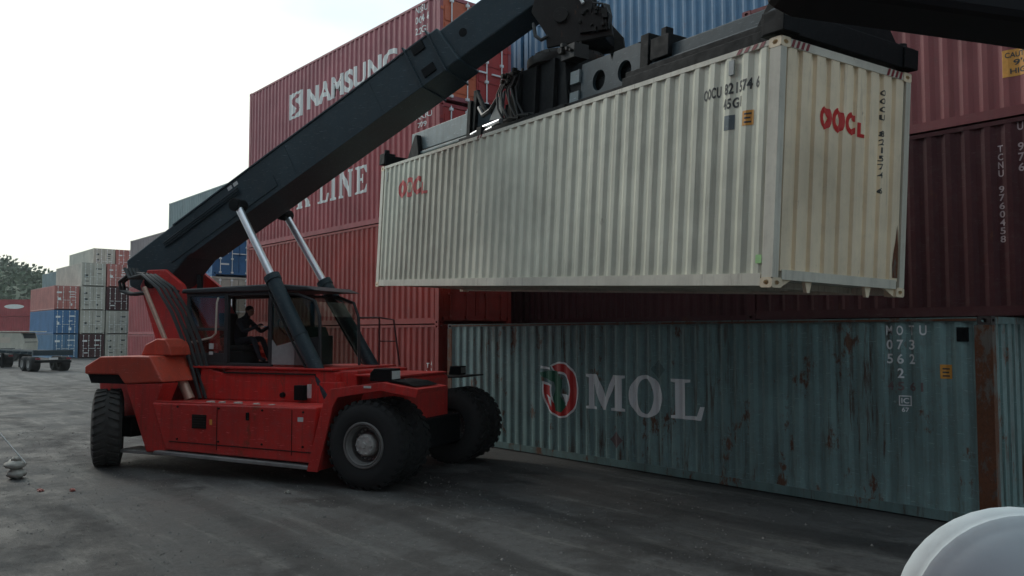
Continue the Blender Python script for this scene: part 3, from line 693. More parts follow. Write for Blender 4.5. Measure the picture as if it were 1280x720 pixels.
# chassis core
m = MB()
m.prism([(-5.0, .62), (-.9, .62), (-.9, 1.96), (-4.75, 1.96), (-5.9, 1.55), (-5.9, .9)], -.95, .95)
m.prism([(-.9, .62), (-.1, .70), (.12, .88), (.12, 1.80), (.05, 1.86), (-.9, 1.86)], -.80, .80)
m.build('chassis', RED, rsk, .02)
m = MB(); m.box(-.30, .30, -1.0, 1.0, .50, 1.05); m.frustum((0, -1.5, .765), (0, 1.5, .765), .17, .17, 20); m.build('front_axle', BLK, rsk, .02)
m = MB(); m.box(-6.35, -5.95, -1.5, 1.5, .55, .95); m.build('rear_axle', BLK, rsk, .02)
def tank(sgn):
    m = MB(); ys = sorted((sgn*2.02, sgn*.952))
    m.prism([(-4.86, 1.33), (-4.50, .44), (-1.10, .38), (-1.02, 1.36)], ys[0], ys[1])
    o = m.build('side_tank', RED, rsk, .03)
    f = MB(); y = sgn*2.02; y2 = y+sgn*.012
    f.box(-2.55, -2.50, *sorted((y, y2+sgn*.02)), 1.08, 1.22); f.build('tank_handle', BLK, o)
    f = MB(); f.box(-3.84, -3.50, *sorted((y, y2)), .88, 1.14)
    for k in range(5): f.box(-3.82, -3.52, *sorted((y2, y2+sgn*.012)), .90+k*.047, .925+k*.047)
    f.build('vent_grille', MT['greasy_steel'], o)
    f = MB(); f.prism([(-4.4, .60), (-1.08, .56), (-1.08, .575), (-4.4, .615)], *sorted((y, y+sgn*.01))); f.build('seam', MT['greasy_steel'], o)
    s = MB(); s.prism([(-4.72, .36), (-1.05, .28), (-1.05, .34), (-4.70, .42)], *sorted((sgn*2.10, sgn*1.2))); s.box(-5.9, -4.7, *sorted((sgn*1.9, sgn*1.3)), .30, .36)
    s.build('step_plate', MT['step_plate_metal'], rsk, .008)
    return o
tank(-1); tank(1)
def tank_trim(sg):
    o = [c for c in rsk.children if c.name.startswith('side_tank')][0 if sg < 0 else 1]; y = sg*2.02
    for x in (-3.25, -1.55): m = MB(); m.box(x, x+.012, *sorted((y, y+sg*.006)), .50, 1.30); m.build('seam', MT['greasy_steel'], o)
    for x in (-4.2, -3.2, -2.2, -1.3):
        m = MB(); m.frustum((x, y-sg*.01, 1.27), (x, y+sg*.02, 1.27), .022, .018, 6); m.build('bolt', MT['greasy_steel'], o)
        m = MB(); m.frustum((x, y-sg*.01, .66), (x, y+sg*.02, .66), .022, .018, 6); m.build('bolt', MT['greasy_steel'], o)
    m = MB(); m.box(-4.80, -1.06, *sorted((sg*2.00, sg*1.95)), 1.335, 1.365); m.build('tank_lip', RED, o, .006)
    m = MB(); m.box(-3.42, -3.36, *sorted((y, y+sg*.004)), .96, 1.06); m.build('decal', MT['orange_sticker'], o)
    m = MB(); m.box(-1.42, -1.30, *sorted((y, y+sg*.004)), 1.10, 1.18); m.build('decal', MT['lamp_glass'], o)
    for k, x in enumerate((-3.6, -3.3, -2.95, -2.5, -2.15)):
        m = MB(); q = random.Random(k); m.box(x, x+q.uniform(.05, .12), *sorted((sg*1.93, sg*1.80)), 1.34, 1.36+q.uniform(.01, .03)); m.build('grit_lump', MT['stone'], o, .008)
tank_trim(-1)
# upper side panels between deck and tank
for sg in (-1, 1):
    m = MB(); ys = sorted((sg*.953, sg*1.12)); m.prism([(-4.55, 1.345), (-1.25, 1.345), (-1.25, 1.93), (-1.7, 1.965), (-3.75, 1.965), (-3.95, 1.88), (-4.5, 2.0)], *ys)
    o = m.build('side_panel', RED, rsk, .02)
    m = MB(); ys = sorted((sg*1.12, sg*1.15)); m.box(-3.9, -1.7, *ys, 1.87, 1.90); m.build('seam', MT['greasy_steel'], o)
    m = MB(); m.box(-2.1, -1.88, *sorted((sg*1.12, sg*1.26)), 1.40, 1.68); m.build('fuse_box', BLK, o, .01)
    m = MB(); m.box(-1.86, -1.79, *sorted((sg*1.12, sg*1.17)), 1.44, 1.70); m.build('warning_plate', MT['lamp_glass'], o, .004)
    m = MB(); m.frustum((-2.45, sg*1.12, 1.48), (-2.45, sg*1.18, 1.48), .055, .045, 16); m.build('filler_cap', BLK, o)
m = MB(); m.box(-5.6, -1.3, -1.16, 1.16, 1.967, 2.0); m.build('deck', RED, rsk, .005)
# front fenders
def fender(sg):
    if sg > 0:
        m = MB(); m.prism([(-1.0, 1.70), (.30, 1.76), (.30, 1.79), (-1.0, 1.74)], 1.05, 2.12); o = m.build('fender', BLK, rsk, .008)  # black stands in for the shade lying on the far fender
        m = MB(); m.prism([(-.30, 1.785), (-.02, 1.785), (-.02, 1.97), (-.26, 1.97)], 1.62, 1.92); hl = m.build('headlight', BLK, rsk, .015)
        m = MB(); m.box(-.02, -.008, 1.66, 1.88, 1.82, 1.94); m.build('lens', MT['rim_paint'], hl, .004)
        return
    ys = sorted((sg*2.12, sg*1.05)); t = .035
    outer = [(-1.14, .26), (-.80, 1.50), (-.66, 1.70), (.36, 1.84), (1.06, 1.74), (1.02, 1.66)]
    inner = [(.86, 1.70), (.34, 1.76), (-.60, 1.64), (-.72, 1.48), (-.98, .26)]
    m = MB(); m.prism(outer+inner, ys[0], ys[1]); o = m.build('fender', RED, rsk, .008)
    m = MB(); ys2 = sorted((sg*2.12, sg*2.08)); m.prism([(-1.14, .26), (-.80, 1.50), (-.66, 1.70), (.36, 1.84), (1.06, 1.74), (1.02, 1.60), (.34, 1.70), (-.52, 1.56), (-.62, 1.40), (-.92, .26)], ys2[0]-.002, ys2[1]+.002); m.build('fender_lip', RED, o, .005)
    m = MB(); m.box(.02, .16, *sorted((sg*2.123, sg*2.135)), 1.735, 1.775); m.build('reflector', MT['lamp_glass'], o)
    # headlight on the fender
    l = MB(); l.prism([(.02, 1.84), (.44, 1.84), (.44, 2.06), (.10, 2.06), (.02, 1.98)], *sorted((sg*1.95, sg*1.62))); hl = l.build('headlight', BLK, rsk, .015)
    l = MB(); l.box(.44, .452, *sorted((sg*1.92, sg*1.65)), 1.88, 2.02); l.build('lens', MT['lamp_glass'], hl, .004)
    l = MB(); l.prism([(.40, 1.846), (.95, 1.775), (.75, 1.84), (.42, 1.87)], *sorted((sg*2.0, sg*1.2))); l.build('anti_slip_pad', BLK, o)
fender(-1); fender(1)
m = MB(); m.box(-.9, .10, -1.05, .80, 1.867, 1.90); m.build('front_deck', RED, rsk, .006)
# rear: counterweight, fenders, legs
m = MB(); m.prism([(-7.35, .75), (-6.4, .62), (-5.5, .80), (-5.3, 1.9), (-5.6, 2.12), (-7.15, 2.1), (-7.45, 1.9)], -1.05, 1.05); m.build('counterweight', RED, rsk, .06, seg=3)
for sg in (-1, 1):
    ys = sorted((sg*2.0, sg*1.052))
    m = MB(); m.prism([(-6.72, 1.84), (-6.72, 2.0), (-6.30, 2.20), (-5.55, 2.22), (-4.98, 2.22), (-4.62, 1.72), (-5.62, 1.66), (-5.80, 1.84)], *ys)
    rf = m.build('rear_fender', ORG, rsk, .035, seg=3)
    if sg < 0:
        m = MB(); m.prism([(-6.60, 1.66), (-5.66, 1.66), (-5.80, 1.838), (-6.70, 1.838)], -1.93, -1.10); m.build('fender_underside', BLK, rf)
    m = MB(); m.prism([(-5.62, 2.222), (-5.50, 2.44), (-5.20, 2.56), (-4.98, 2.55), (-4.86, 2.40), (-4.80, 2.222)], *sorted((sg*1.62, sg*1.06))); m.build('engine_cover', ORG, rsk, .03, seg=3)
    m = MB(); m.prism([(-5.62, 1.66), (-4.62, 1.70), (-4.80, 1.34), (-4.50, .42), (-5.02, .36)], *sorted((sg*1.98, sg*1.58))); m.build('rear_leg', RED, rsk, .02)
    # mast plates carrying the boom foot
    m = MB(); m.prism([(-6.05, 2.0), (-4.55, 2.0), (-5.15, 3.05), (-5.55, 3.72), (-6.05, 4.05), (-6.55, 4.05), (-6.75, 3.70)], *sorted((sg*.62, sg*.52))); m.build('mast_plate', RED, rsk, .015)
    m = MB(); m.frustum((-6.4, sg*.64, 3.80), (-6.4, sg*.70, 3.80), .16, .15, 20); m.build('pivot_pin', BLK, rsk)
# hoses and rod climbing the mast at the near side
m = MB(); m.frustum((-4.60, -1.30, 1.34), (-5.22, -1.30, 2.42), .10, .09, 16); ro = m.build('return_cylinder', MT['copper_rod'], rsk, smooth=True)
m = MB(); m.frustum((-5.20, -1.30, 2.38), (-5.90, -1.30, 3.62), .048, .048, 14); m.frustum((-5.18, -1.30, 2.35), (-5.24, -1.30, 2.46), .095, .095, 16); m.build('piston_rod', MT['copper_rod'], ro, smooth=True)
for k in range(4):
    m = MB(); y = -1.16+k*.07; o_ = .10*k
    pts = [(-4.42+o_*.7, y-.05, 1.36), (-4.70+o_*.7, y, 1.95), (-4.98+o_*.8, y+.04, 2.5), (-5.35+o_*.8, y+.08, 3.1), (-5.80+o_*.8, y+.12, 3.62), (-6.35+o_*.5, y+.22, 3.92), (-6.75+o_*.4, y+.26, 3.86), (-6.95+o_*.4, y+.3, 4.08)]
    m.tube(pts, .038, 8); m.build('hose', MT['hose_rubber'], rsk, smooth=True)
for k in range(2):
    m = MB(); y = -.62-.1*k; m.tube([(-6.5, y, 3.95), (-6.95, y, 3.98), (-7.25, y, 3.80), (-7.2, y, 3.60), (-6.9, y, 3.52), (-6.5, y, 3.55)], .04, 8); m.build('hose', MT['hose_rubber'], rsk, smooth=True)

# boom
SL = math.atan(.533)
def top(x): return 6.75+.533*(x+1.03)+.95
def bot(x): return 6.75+.533*(x+1.03)
m = MB(); B0, B1 = -7.15, .98
sec = [(-.45, 0), (.45, 0)]
m.prism([(B0-.10, 3.72), (-6.75, 3.52), (-6.2, 3.74), (-5.6, bot(-5.6)), (B1, bot(B1)), (B1-.50, top(B1-.50)), (-6.6, top(-6.6)), (B0-.22, 4.30)], -.45, .45)
boom = m.build('boom', BOOM, rsk, .035)
dv = Vector((math.cos(SL), 0, math.sin(SL))); nv = Vector((-math.sin(SL), 0, math.cos(SL)))
def bp(s_, n_): return Vector((-1.03, 0, 6.75))+dv*s_+nv*n_
# stiffener plates and pads on the boom side
def slab(s0, s1, n0, n1, y0, y1, bev=0):
    m = MB(); q = [bp(s0, n0), bp(s1, n0), bp(s1, n1), bp(s0, n1)]; m.prism([(p_.x, p_.z) for p_ in q], y0, y1); return m
slab(-5.6, -2.4, .10, .36, -.462, -.449).build('side_stiffener', BOOM, boom, .004)
slab(-5.2, 1.9, .805, .84, -.470, .470).build('top_flange', BOOM, boom, .004)
slab(-5.0, 1.9, -.018, .02, -.470, .470).build('bottom_flange', BOOM, boom, .004)
for s_ in (1.35, 1.92):
    m = slab(s_, s_+.035, -.05, .90, -.50, .50); m.build('collar', BOOM, boom, .004)
for n_ in (.10, .62):
    m = slab(1.50, 1.78, n_, n_+.18, -.485, -.449); m.build('wear_pad', BLK, boom, .004)
for s_ in (-3.55, -3.38):
    m = slab(s_, s_+.12, .68, .76, -.456, -.449); m.build('sticker', MT['lamp_glass'], boom)
for s_ in (-4.6, -1.9, .4):
    slab(s_, s_+.014, .0, .80, -.455, -.449).build('weld_seam', BOOM, boom)
for k in range(3):
    m = MB(); a_ = bp(-5.6, .50+.05*k); b_ = bp(-3.3, .50+.05*k); m.tube([(a_.x, -.475, a_.z), (b_.x, -.475, b_.z)], .014, 6); m.build('hydraulic_pipe', BOOM, boom, smooth=True)
# extension
m = MB(); q = [bp(1.2, .05), bp(4.15, .05), bp(4.35, .30), bp(4.2, .80), bp(1.2, .80)]
m.prism([(p_.x, p_.z) for p_ in q], -.37, .37); ext = m.build('boom_extension', BOOM, rsk, .03)
m = MB(); c_ = bp(2.55, .46); m.frustum((c_.x, -.376, c_.z), (c_.x, -.36, c_.z), .085, .085, 20); m.build('access_hole', BLK, ext)
# head
hp_ = [(2.42, 8.50), (2.60, 9.20), (3.05, 9.45), (3.42, 9.25), (3.40, 8.75), (3.92, 8.10), (3.95, 7.86), (2.72, 7.80), (2.70, 8.05), (2.58, 8.25)]
for sg in (-1, 1):
    m = MB(); m.prism(hp_, *sorted((sg*.44, sg*.375))); m.build('boom_head', MT['greasy_steel'], rsk, .012)
m = MB(); m.prism([(2.75, 8.2), (2.75, 8.9), (3.25, 8.9), (3.75, 8.1), (3.75, 7.9), (2.85, 7.9)], -.374, .374); m.build('head_block', BLK, rsk, .02)
m = MB(); m.frustum((3.0, -.50, 8.35), (3.0, .50, 8.35), .14, .14, 18); m.frustum((2.95, -.48, 9.0), (2.95, .48, 9.0), .12, .12, 18); m.build('head_pin', MT['greasy_steel'], rsk, .01)
m = MB(); m.frustum((3.42, -.47, 8.50), (2.85, -.47, 9.55), .028, .028, 10); m.build('damper_rod', MT['white_mark'], rsk, smooth=True)
for k in range(5):
    m = MB(); y = -.48+.03*k; m.tube([(3.55+.05*k, y, 8.25), (3.62+.05*k, y-.06, 8.45), (3.80+.02*k, y-.08, 8.40), (3.92, y-.05, 8.2), (3.88, y, 7.98)], .018, 6); m.build('hose', MT['hose_rubber'], rsk, smooth=True)
m = MB(); m.tube([(2.45, -.40, 8.3), (2.50, -.44, 8.05), (2.62, -.46, 7.95), (2.75, -.45, 8.0)], .035, 8); m.build('hose', MT['hose_rubber'], rsk, smooth=True)
# lift cylinders
for sg in (-1, 1):
    m = MB(); p0 = Vector((-1.45, sg*1.0, 1.45)); p1 = Vector((-3.95, sg*.78, 5.30)); mid = p0.lerp(p1, .60)
    m.frustum(p0, mid, .145, .145, 22); m.frustum(p0.lerp(p1, .585), p0.lerp(p1, .612), .165, .165, 22); m.frustum(p0.lerp(p1, .30), p0.lerp(p1, .31), .155, .155, 22)
    lc = m.build('lift_cylinder', MT['boom_paint'] if sg > 0 else MT['boom_paint'], rsk, smooth=True)
    m = MB(); m.frustum(mid, p1, .078, .078, 20); m.build('piston_rod', MT['chrome'], lc, smooth=True)
    m = MB(); m.frustum((-3.95, sg*.60, 5.30), (-3.95, sg*.90, 5.30), .13, .13, 18); m.build('rod_eye', BLK, lc, .01)
    m = MB(); m.prism([(-1.85, 1.3), (-1.0, 1.3), (-1.15, 1.75), (-1.6, 1.75)], *sorted((sg*.86, sg*1.13))); m.build('cylinder_bracket', RED, rsk, .015)
    m = MB(); a_ = p0.lerp(p1, .08); b_ = p0.lerp(p1, .56); off = Vector((-.16, sg*.03, -.10)); m.tube([a_+off*.9, a_.lerp(b_, .5)+off*1.1, b_+off], .022, 8); m.build('hose', MT['hose_rubber'], lc, smooth=True)

# cab
cab_y0, cab_y1 = -.75, .70
m = MB()
post = lambda x, y, z0=2.0, z1=3.5, s_=.045: m.box(x-s_, x+s_, y-s_, y+s_, z0, z1)
for y in (cab_y0+.045, cab_y1-.045):
    post(-5.25, y, s_=.035); post(-4.22, y); post(-3.10, y, s_=.035)
    m.tube([(-3.10, y, 3.46), (-2.45, y, 3.44), (-2.05, y, 3.30), (-1.93, y, 3.0), (-1.90, y, 2.0)], .035, 8)
for z0, z1 in ((2.0, 2.06), (3.44, 3.50)):
    for y in (cab_y0+.045, cab_y1-.045): m.box(-5.29, -3.07, y-.04, y+.04, z0, z1)
    for x in (-5.25, -4.22): m.box(x-.04, x+.04, cab_y0+.08, cab_y1-.08, z0, z1)
m.box(-5.22, -4.26, cab_y0+.02, cab_y0+.06, 2.72, 2.78); m.box(-5.22, -4.26, cab_y0+.02, cab_y0+.06, 2.06, 2.26)
cab = m.build('cab', MT['cab_black'], rsk, .008)
m = MB(); m.prism([(-5.40, 3.505), (-5.36, 3.60), (-3.0, 3.66), (-2.2, 3.60), (-1.95, 3.505)], -.80, .76); m.build('cab_roof', MT['cab_black'], cab, .03)
m = MB(); m.box(-5.1, -5.0, -.66, -.58, 3.58, 3.9); m.build('exhaust_pipe', BLK, cab)
m = MB(); m.tube([(-5.45, -.80, 3.55), (-5.6, -.82, 3.62), (-5.62, -.82, 3.42), (-5.45, -.8, 3.38)], .02, 8); m.build('roof_bracket', BLK, cab)
m = MB(); m.box(-5.215, -4.265, cab_y0+.035, cab_y0+.043, 2.78, 3.44); m.build('window_pane', MT['glass'], cab)
m = MB(); m.box(-5.215, -4.265, cab_y0+.035, cab_y0+.043, 2.26, 2.72); m.build('window_pane', MT['glass'], cab)
m = MB(); m.box(-5.215, -3.14, cab_y1-.043, cab_y1-.035, 2.3, 3.44); m.build('window_pane', MT['glass'], cab)
m = MB(); m.box(-4.05, -3.0, cab_y1-.10, cab_y1-.05, 2.04, 2.30); m.build('lower_panel', MT['cab_black'], cab)
# curved front side glass with pale panel under it
m = MB(); gl = [(-3.06, 2.55), (-2.95, 2.42), (-2.6, 2.50), (-2.2, 2.58), (-1.95, 2.60), (-1.95, 3.0), (-2.07, 3.28), (-2.45, 3.41), (-3.06, 3.43)]
m.prism(gl, cab_y0+.035, cab_y0+.043); m.build('window_pane', MT['green_glass'], cab)
m = MB(); m.prism([(-3.06, 2.04), (-2.50, 2.04), (-2.50, 2.515), (-2.6, 2.49), (-2.95, 2.41), (-3.06, 2.54)], cab_y0+.02, cab_y0+.06); m.build('lower_panel', MT['cab_panel'], cab, .006)
m = MB(); m.prism([(-2.49, 2.04), (-2.25, 2.04), (-2.25, 2.56), (-2.49, 2.515)], cab_y0+.03, cab_y0+.05); m.build('lower_panel', MT['rim_paint'], cab, .004)
m = MB(); m.prism([(-2.24, 2.04), (-1.93, 2.04), (-1.95, 2.60), (-2.24, 2.56)], cab_y0+.03, cab_y0+.05); m.build('lower_panel', MT['cab_black'], cab, .004)
m = MB(); m.add([(-1.93, cab_y0+.08, 2.04), (-1.93, cab_y1-.08, 2.04), (-1.95, cab_y1-.08, 3.0), (-1.95, cab_y0+.08, 3.0), (-2.08, cab_y1-.08, 3.29), (-2.08, cab_y0+.08, 3.29), (-2.5, cab_y1-.08, 3.43), (-2.5, cab_y0+.08, 3.43)], [(0, 1, 2, 3), (3, 2, 4, 5), (5, 4, 6, 7)]); m.build('windshield', MT['green_glass'], cab)
m = MB(); m.tube([(-5.18, -.80, 2.50), (-5.0, -.84, 2.48), (-4.50, -.84, 2.58), (-4.40, -.84, 2.66), (-4.38, -.84, 3.30), (-4.38, -.80, 3.40)], .022, 8); m.build('grab_rail', MT['beige_pipe'], cab, smooth=True)
m = MB(); m.box(-4.62, -4.53, -.79, -.74, 2.34, 2.46); m.box(-4.62, -4.54, -.79, -.74, 2.22, 2.29); m.build('door_lock', MT['lamp_glass'], cab, .008)
# interior
m = MB(); m.box(-4.80, -4.15, -.32, .22, 2.02, 2.30); m.box(-4.75, -4.12, -.30, .20, 2.30, 2.42); m.prism([(-4.80, 2.40), (-4.62, 2.40), (-4.72, 3.10), (-4.86, 3.10)], -.28, .18); m.build('seat', MT['seat_cloth'], cab, .03)
m = MB(); m.box(-2.75, -2.35, -.45, .35, 2.02, 2.62); m.prism([(-3.0, 2.60), (-2.4, 2.60), (-2.5, 2.80), (-2.75, 2.80)], -.40, .30); m.frustum((-3.0, -.05, 2.5), (-3.15, -.05, 2.75), .035, .03, 10); m.build('dashboard', MT['cab_black'], cab, .01)
MS = Matrix.Translation((-3.28, -.05, 2.80)) @ Matrix.Rotation(R(62), 4, 'Y')
m = MB()
ring_ = [MS @ Vector((.19*math.cos(2*math.pi*i/24), .19*math.sin(2*math.pi*i/24), 0)) for i in range(25)]
m.tube(ring_, .014, 8); m.frustum(MS @ Vector((-.18, 0, 0)), MS @ Vector((.18, 0, 0)), .012, .012, 8); m.frustum(MS @ Vector((0, 0, 0)), (-3.12, -.05, 2.72), .02, .02, 8); m.build('steering_wheel', MT['cab_black'], cab, smooth=True)
# handrail frame beyond the cab
m = MB(); m.tube([(-1.6, .95, 2.0), (-1.6, .95, 2.95), (-1.62, .95, 3.0), (-2.1, .95, 3.0)], .02, 8); m.tube([(-1.1, .95, 2.0), (-1.25, .95, 2.95), (-1.6, .95, 3.0)], .02, 8); m.tube([(-1.58, .95, 2.5), (-1.2, .95, 2.5)], .012, 8); m.build('handrail', MT['dark_maroon_paint'], rsk, smooth=True)

# wheels
def wheel(x, y, steer=0.0, out_=-1, r=.775, wd=.50, lug=.026):
    wz = r-.012
    M = Matrix.Translation((x, y, wz)) @ Matrix.Rotation(steer, 4, 'Z')
    e = bpy.data.objects.new('wheel', None); C.objects.link(e); e.parent = rsk; e.location = (x, y, wz); e.rotation_euler = (0, 0, steer)
    h_ = wd/2
    m = MB(); m.lathe([(.37, -h_+.04), (.42, -h_+.01), (.58, -h_), (.69, -h_+.03), (.735, -h_+.08), (.745, -h_+.14), (.745, h_-.14), (.735, h_-.08), (.69, h_-.03), (.58, h_), (.42, h_-.01), (.37, h_-.04)], 56)
    nl = 30
    for k in range(nl):
        for sd_ in (-1, 1):
            a0 = 2*math.pi*(k+(.5 if sd_ > 0 else 0))/nl
            Rm = Matrix.Rotation(a0, 4, 'Y')
            sh = .045
            pts = []
            for (yy, rr__, da) in ((sd_*(h_-.025), .70, .0), (sd_*(h_-.06), .752, .0), (sd_*.03, .752, .10), (sd_*.03, .735, .10)):
                for dd in (-sh, sh):
                    a = da+dd/.75
                    pts.append(Rm @ Vector((rr__*math.cos(a)+0, yy, rr__*math.sin(a))))
                    pts.append(Rm @ Vector(((rr__+lug if rr__ > .74 else rr__+.006)*math.cos(a), yy, (rr__+lug if rr__ > .74 else rr__+.006)*math.sin(a))))
            fs = []
            for i in range(3):
                b = i*4; fs += [(b, b+1, b+5, b+4), (b+2, b+6, b+7, b+3), (b+1, b+3, b+7, b+5)]
            fs += [(0, 2, 3, 1), (12, 13, 15, 14)]
            m.add(pts, fs)
    m.build('tyre', MT['rubber' if x > -1 else 'dusty_rubber'], e, smooth=True)
    s = out_
    m = MB(); m.lathe([(.385, s*(h_-.05)), (.40, s*(h_-.02)), (.385, s*(h_+.005)), (.36, s*(h_+.005)), (.345, s*(h_-.04)), (.325, s*(h_-.10)), (.30, s*(h_-.12)), (.29, s*(h_-.24)), (.02, s*(h_-.26))], 44)
    m.lathe([(.335, s*(h_-.035)), (.345, s*(h_-.02)), (.335, s*(h_-.005)), (.318, s*(h_-.02)), (.335, s*(h_-.035))], 40)
    rm = m.build('rim', MT['rim_paint'], e, smooth=True)
    m = MB(); m.lathe([(.20, s*(h_-.25)), (.19, s*(h_-.09)), (.165, s*(h_-.045)), (.05, s*(h_-.035)), (.045, s*(h_-.01)), (.0, s*(h_-.01))], 28); 
    for k in range(10):
        a = 2*math.pi*k/10; c_ = Vector((.145*math.cos(a), 0, .145*math.sin(a))); m.frustum(c_+Vector((0, s*(h_-.05), 0)), c_+Vector((0, s*(h_-.02), 0)), .017, .015, 6)
    for k in range(20):
        a = 2*math.pi*k/20; c_ = Vector((.255*math.cos(a), 0, .255*math.sin(a))); m.frustum(c_+Vector((0, s*(h_-.25), 0)), c_+Vector((0, s*(h_-.20), 0)), .016, .014, 6)
    m.build('hub', MT['hub_paint'], e, smooth=True)
    return e
wheel(0, -1.87, lug=.014); wheel(0, -1.28, lug=.014); wheel(0, 1.87, 0, 1, lug=.014); wheel(0, 1.28, 0, 1, lug=.014)
wheel(-6.32, -1.74, R(-44), wd=.56); wheel(-6.18, 1.68, R(-47), 1)

# spreader and rotator, built in the hanging container's frame
sp_M = RM.inverted() @ hang_M
def spart(mb, name, mat, par, **k):
    o = mb.build(name, mat, par, **k)
    return o
# main frame with round holes
def holed_plate(m, x0, x1, z0, z1, y0, y1, holes, r=.16):
    zc = (z0+z1)/2
    xs = [x0]
    for i, hx in enumerate(holes):
        xs.append(x1 if i == len(holes)-1 else (hx+holes[i+1])/2)
    n = 24
    for i, hx in enumerate(holes):
        a, b = xs[i], xs[i+1]
        for y, t in ((y0, 0), (y1, 1)):
            sq, ci = [], []
            for k in range(n):
                an = 2*math.pi*(k+.5)/n; c, s = math.cos(an), math.sin(an)
                tx = ((b-hx) if c > 0 else (hx-a))/abs(c) if abs(c) > 1e-6 else 1e9; tz = ((z1-z0)/2)/abs(s) if abs(s) > 1e-6 else 1e9
                t_ = min(tx, tz); sq.append((hx+c*t_, y, zc+s*t_)); ci.append((hx+c*r, y, zc+s*r))
            m.add(sq+ci, [(k, (k+1) % n, n+(k+1) % n, n+k) for k in range(n)])
            for cxx in (a, b):
                pass
        ci = [(hx+r*math.cos(2*math.pi*(k+.5)/n), y, zc+r*math.sin(2*math.pi*(k+.5)/n)) for y in (y0, y1) for k in range(n)]
        m.add(ci, [(k, (k+1) % n, n+(k+1) % n, n+k) for k in range(n)])
    m.add([(x0, y0, z0), (x1, y0, z0), (x1, y1, z0), (x0, y1, z0)], [(0, 1, 2, 3)]); m.add([(x0, y0, z1), (x1, y0, z1), (x1, y1, z1), (x0, y1, z1)], [(0, 1, 2, 3)])
    m.add([(x1, y0, z0), (x1, y1, z0), (x1, y1, z1), (x1, y0, z1)], [(0, 1, 2, 3)]); m.add([(x0, y0, z0), (x0, y1, z0), (x0, y1, z1), (x0, y0, z1)], [(0, 1, 2, 3)])
m = MB(); m.box(-2.7, 1.25, -.60, -.20, 3.02, 3.36); m.box(-2.7, 2.9, .20, .60, 3.02, 3.50); m.box(-1.3, 1.25, -.60, .60, 3.37, 3.60)
m.box(1.25, 2.9, -.44, -.20, 3.02, 3.50); m.box(-2.7, 2.9, -.72, -.62, 2.98, 3.16)
spr = m.build('spreader_frame', BLK, rsk, .01); spr.matrix_local = sp_M
m = MB(); holed_plate(m, 1.25, 2.85, 3.06, 3.80, -.60, -.54, [1.75, 2.42], .17); spart(m, 'holed_plate', BOOM, spr)
m = MB(); m.box(1.26, 2.84, -.50, -.46, 3.51, 3.79); m.box(1.26, 2.84, -.50, -.452, 3.03, 3.50); spart(m, 'hole_shade_sheet', BLK, spr)  # black sheet added behind the holes to paint the dark inside them
m = MB(); m.box(.98, 1.24, -.64, -.58, 3.50, 3.72); m.box(.98, 1.24, -.64, -.58, 3.14, 3.36); spart(m, 'pale_plate', MT['worn_beam_paint'], spr, bevel=.004)
m = MB(); m.prism([(-1.25, 3.05), (.98, 3.05), (.80, 4.10), (-.95, 4.10), (-1.05, 3.6)], -.66, .62); spart(m, 'tower', BLK, spr, bevel=.015)
for x in (-.6, 0, .6):
    m = MB(); m.box(x-.02, x+.02, -.74, -.66, 3.1, 4.05); spart(m, 'tower_rib', BLK, spr, bevel=.004)
m = MB(); Mx = Matrix.Translation((0, 0, 4.16)) @ Matrix.Rotation(R(90), 4, 'X'); m.lathe([(.0, -.08), (.78, -.08), (.80, -.02), (.80, .06), (.70, .08), (.68, .16), (.0, .16)], 40, Mx); 
for k in range(28):
    a = 2*math.pi*k/28; m.frustum((.74*math.cos(a), .74*math.sin(a), 4.20), (.74*math.cos(a), .74*math.sin(a), 4.27), .022, .02, 6)
spart(m, 'rotator', MT['greasy_steel'], spr, smooth=True)
def valve(par, x0, x1, y0, y1, z0, z1, n_, seed):
    q = random.Random(seed); m = MB(); m.box(x0, x1, y0, y1, z0, z1)
    for k in range(n_):
        x = q.uniform(x0, x1); z = q.uniform(z0, z1); s_ = q.uniform(.025, .05)
        if k % 2: m.box(x-s_, x+s_, y0-.07, y0+.02, z-s_, z+s_)
        else: m.frustum((x, y0+.02, z), (x, y0-.06, z), s_*.7, s_*.6, 8)
        m.frustum((x, (y0+y1)/2, z1-.02), (x, (y0+y1)/2+.02, z1+.05), .02, .02, 8)
    return m.build('valve_block', MT['greasy_steel'], par, .006)
valve(spr, -1.2, -.75, -.72, -.45, 3.88, 4.15, 12, 2); valve(spr, .75, 1.15, -.70, -.40, 3.95, 4.20, 8, 3)
for k in range(7):
    m = MB(); y = -.68-.02*(k % 3); x0 = -1.3+.12*k; m.tube([(x0, y, 4.05), (x0-.12, y-.05, 3.8), (x0-.02+.1*(k % 2), y-.07, 3.5), (x0+.15, y-.03, 3.25), (x0+.5, y, 3.2)], .022, 6); spart(m, 'hose', MT['hose_rubber'], spr, smooth=True)
valve(rsk, 3.36, 3.86, -.50, -.36, 7.96, 8.38, 12, 5)
# telescopic beams
m = MB(); m.box(-5.85, -2.55, -.58, -.22, 3.28, 3.74); m.box(-5.6, -2.7, -.66, -.59, 3.16, 3.22); tb = spart(m, 'telescopic_beam', MT['worn_beam_paint'], spr, bevel=.01); tb['label'] = 'pale weathered telescopic beam'
m = MB(); m.box(-5.85, -2.75, .22, .58, 3.05, 3.50); spart(m, 'telescopic_beam', MT['worn_beam_paint'], spr, bevel=.01)
m = MB(); m.box(2.92, 5.9, -.58, -.22, 3.20, 3.60); m.box(3.0, 5.7, -.62, -.585, 3.36, 3.40); spart(m, 'telescopic_beam', BOOM, spr, bevel=.02)
m = MB(); m.box(2.92, 5.9, .22, .58, 3.05, 3.50); spart(m, 'telescopic_beam', BOOM, spr, bevel=.02)
m = MB(); m.box(2.86, 5.75, -.98, -.84, 2.96, 3.14); m.box(2.86, 5.75, -.92, -.86, 3.14, 3.24); spart(m, 'lower_rail', BLK, spr, bevel=.008)
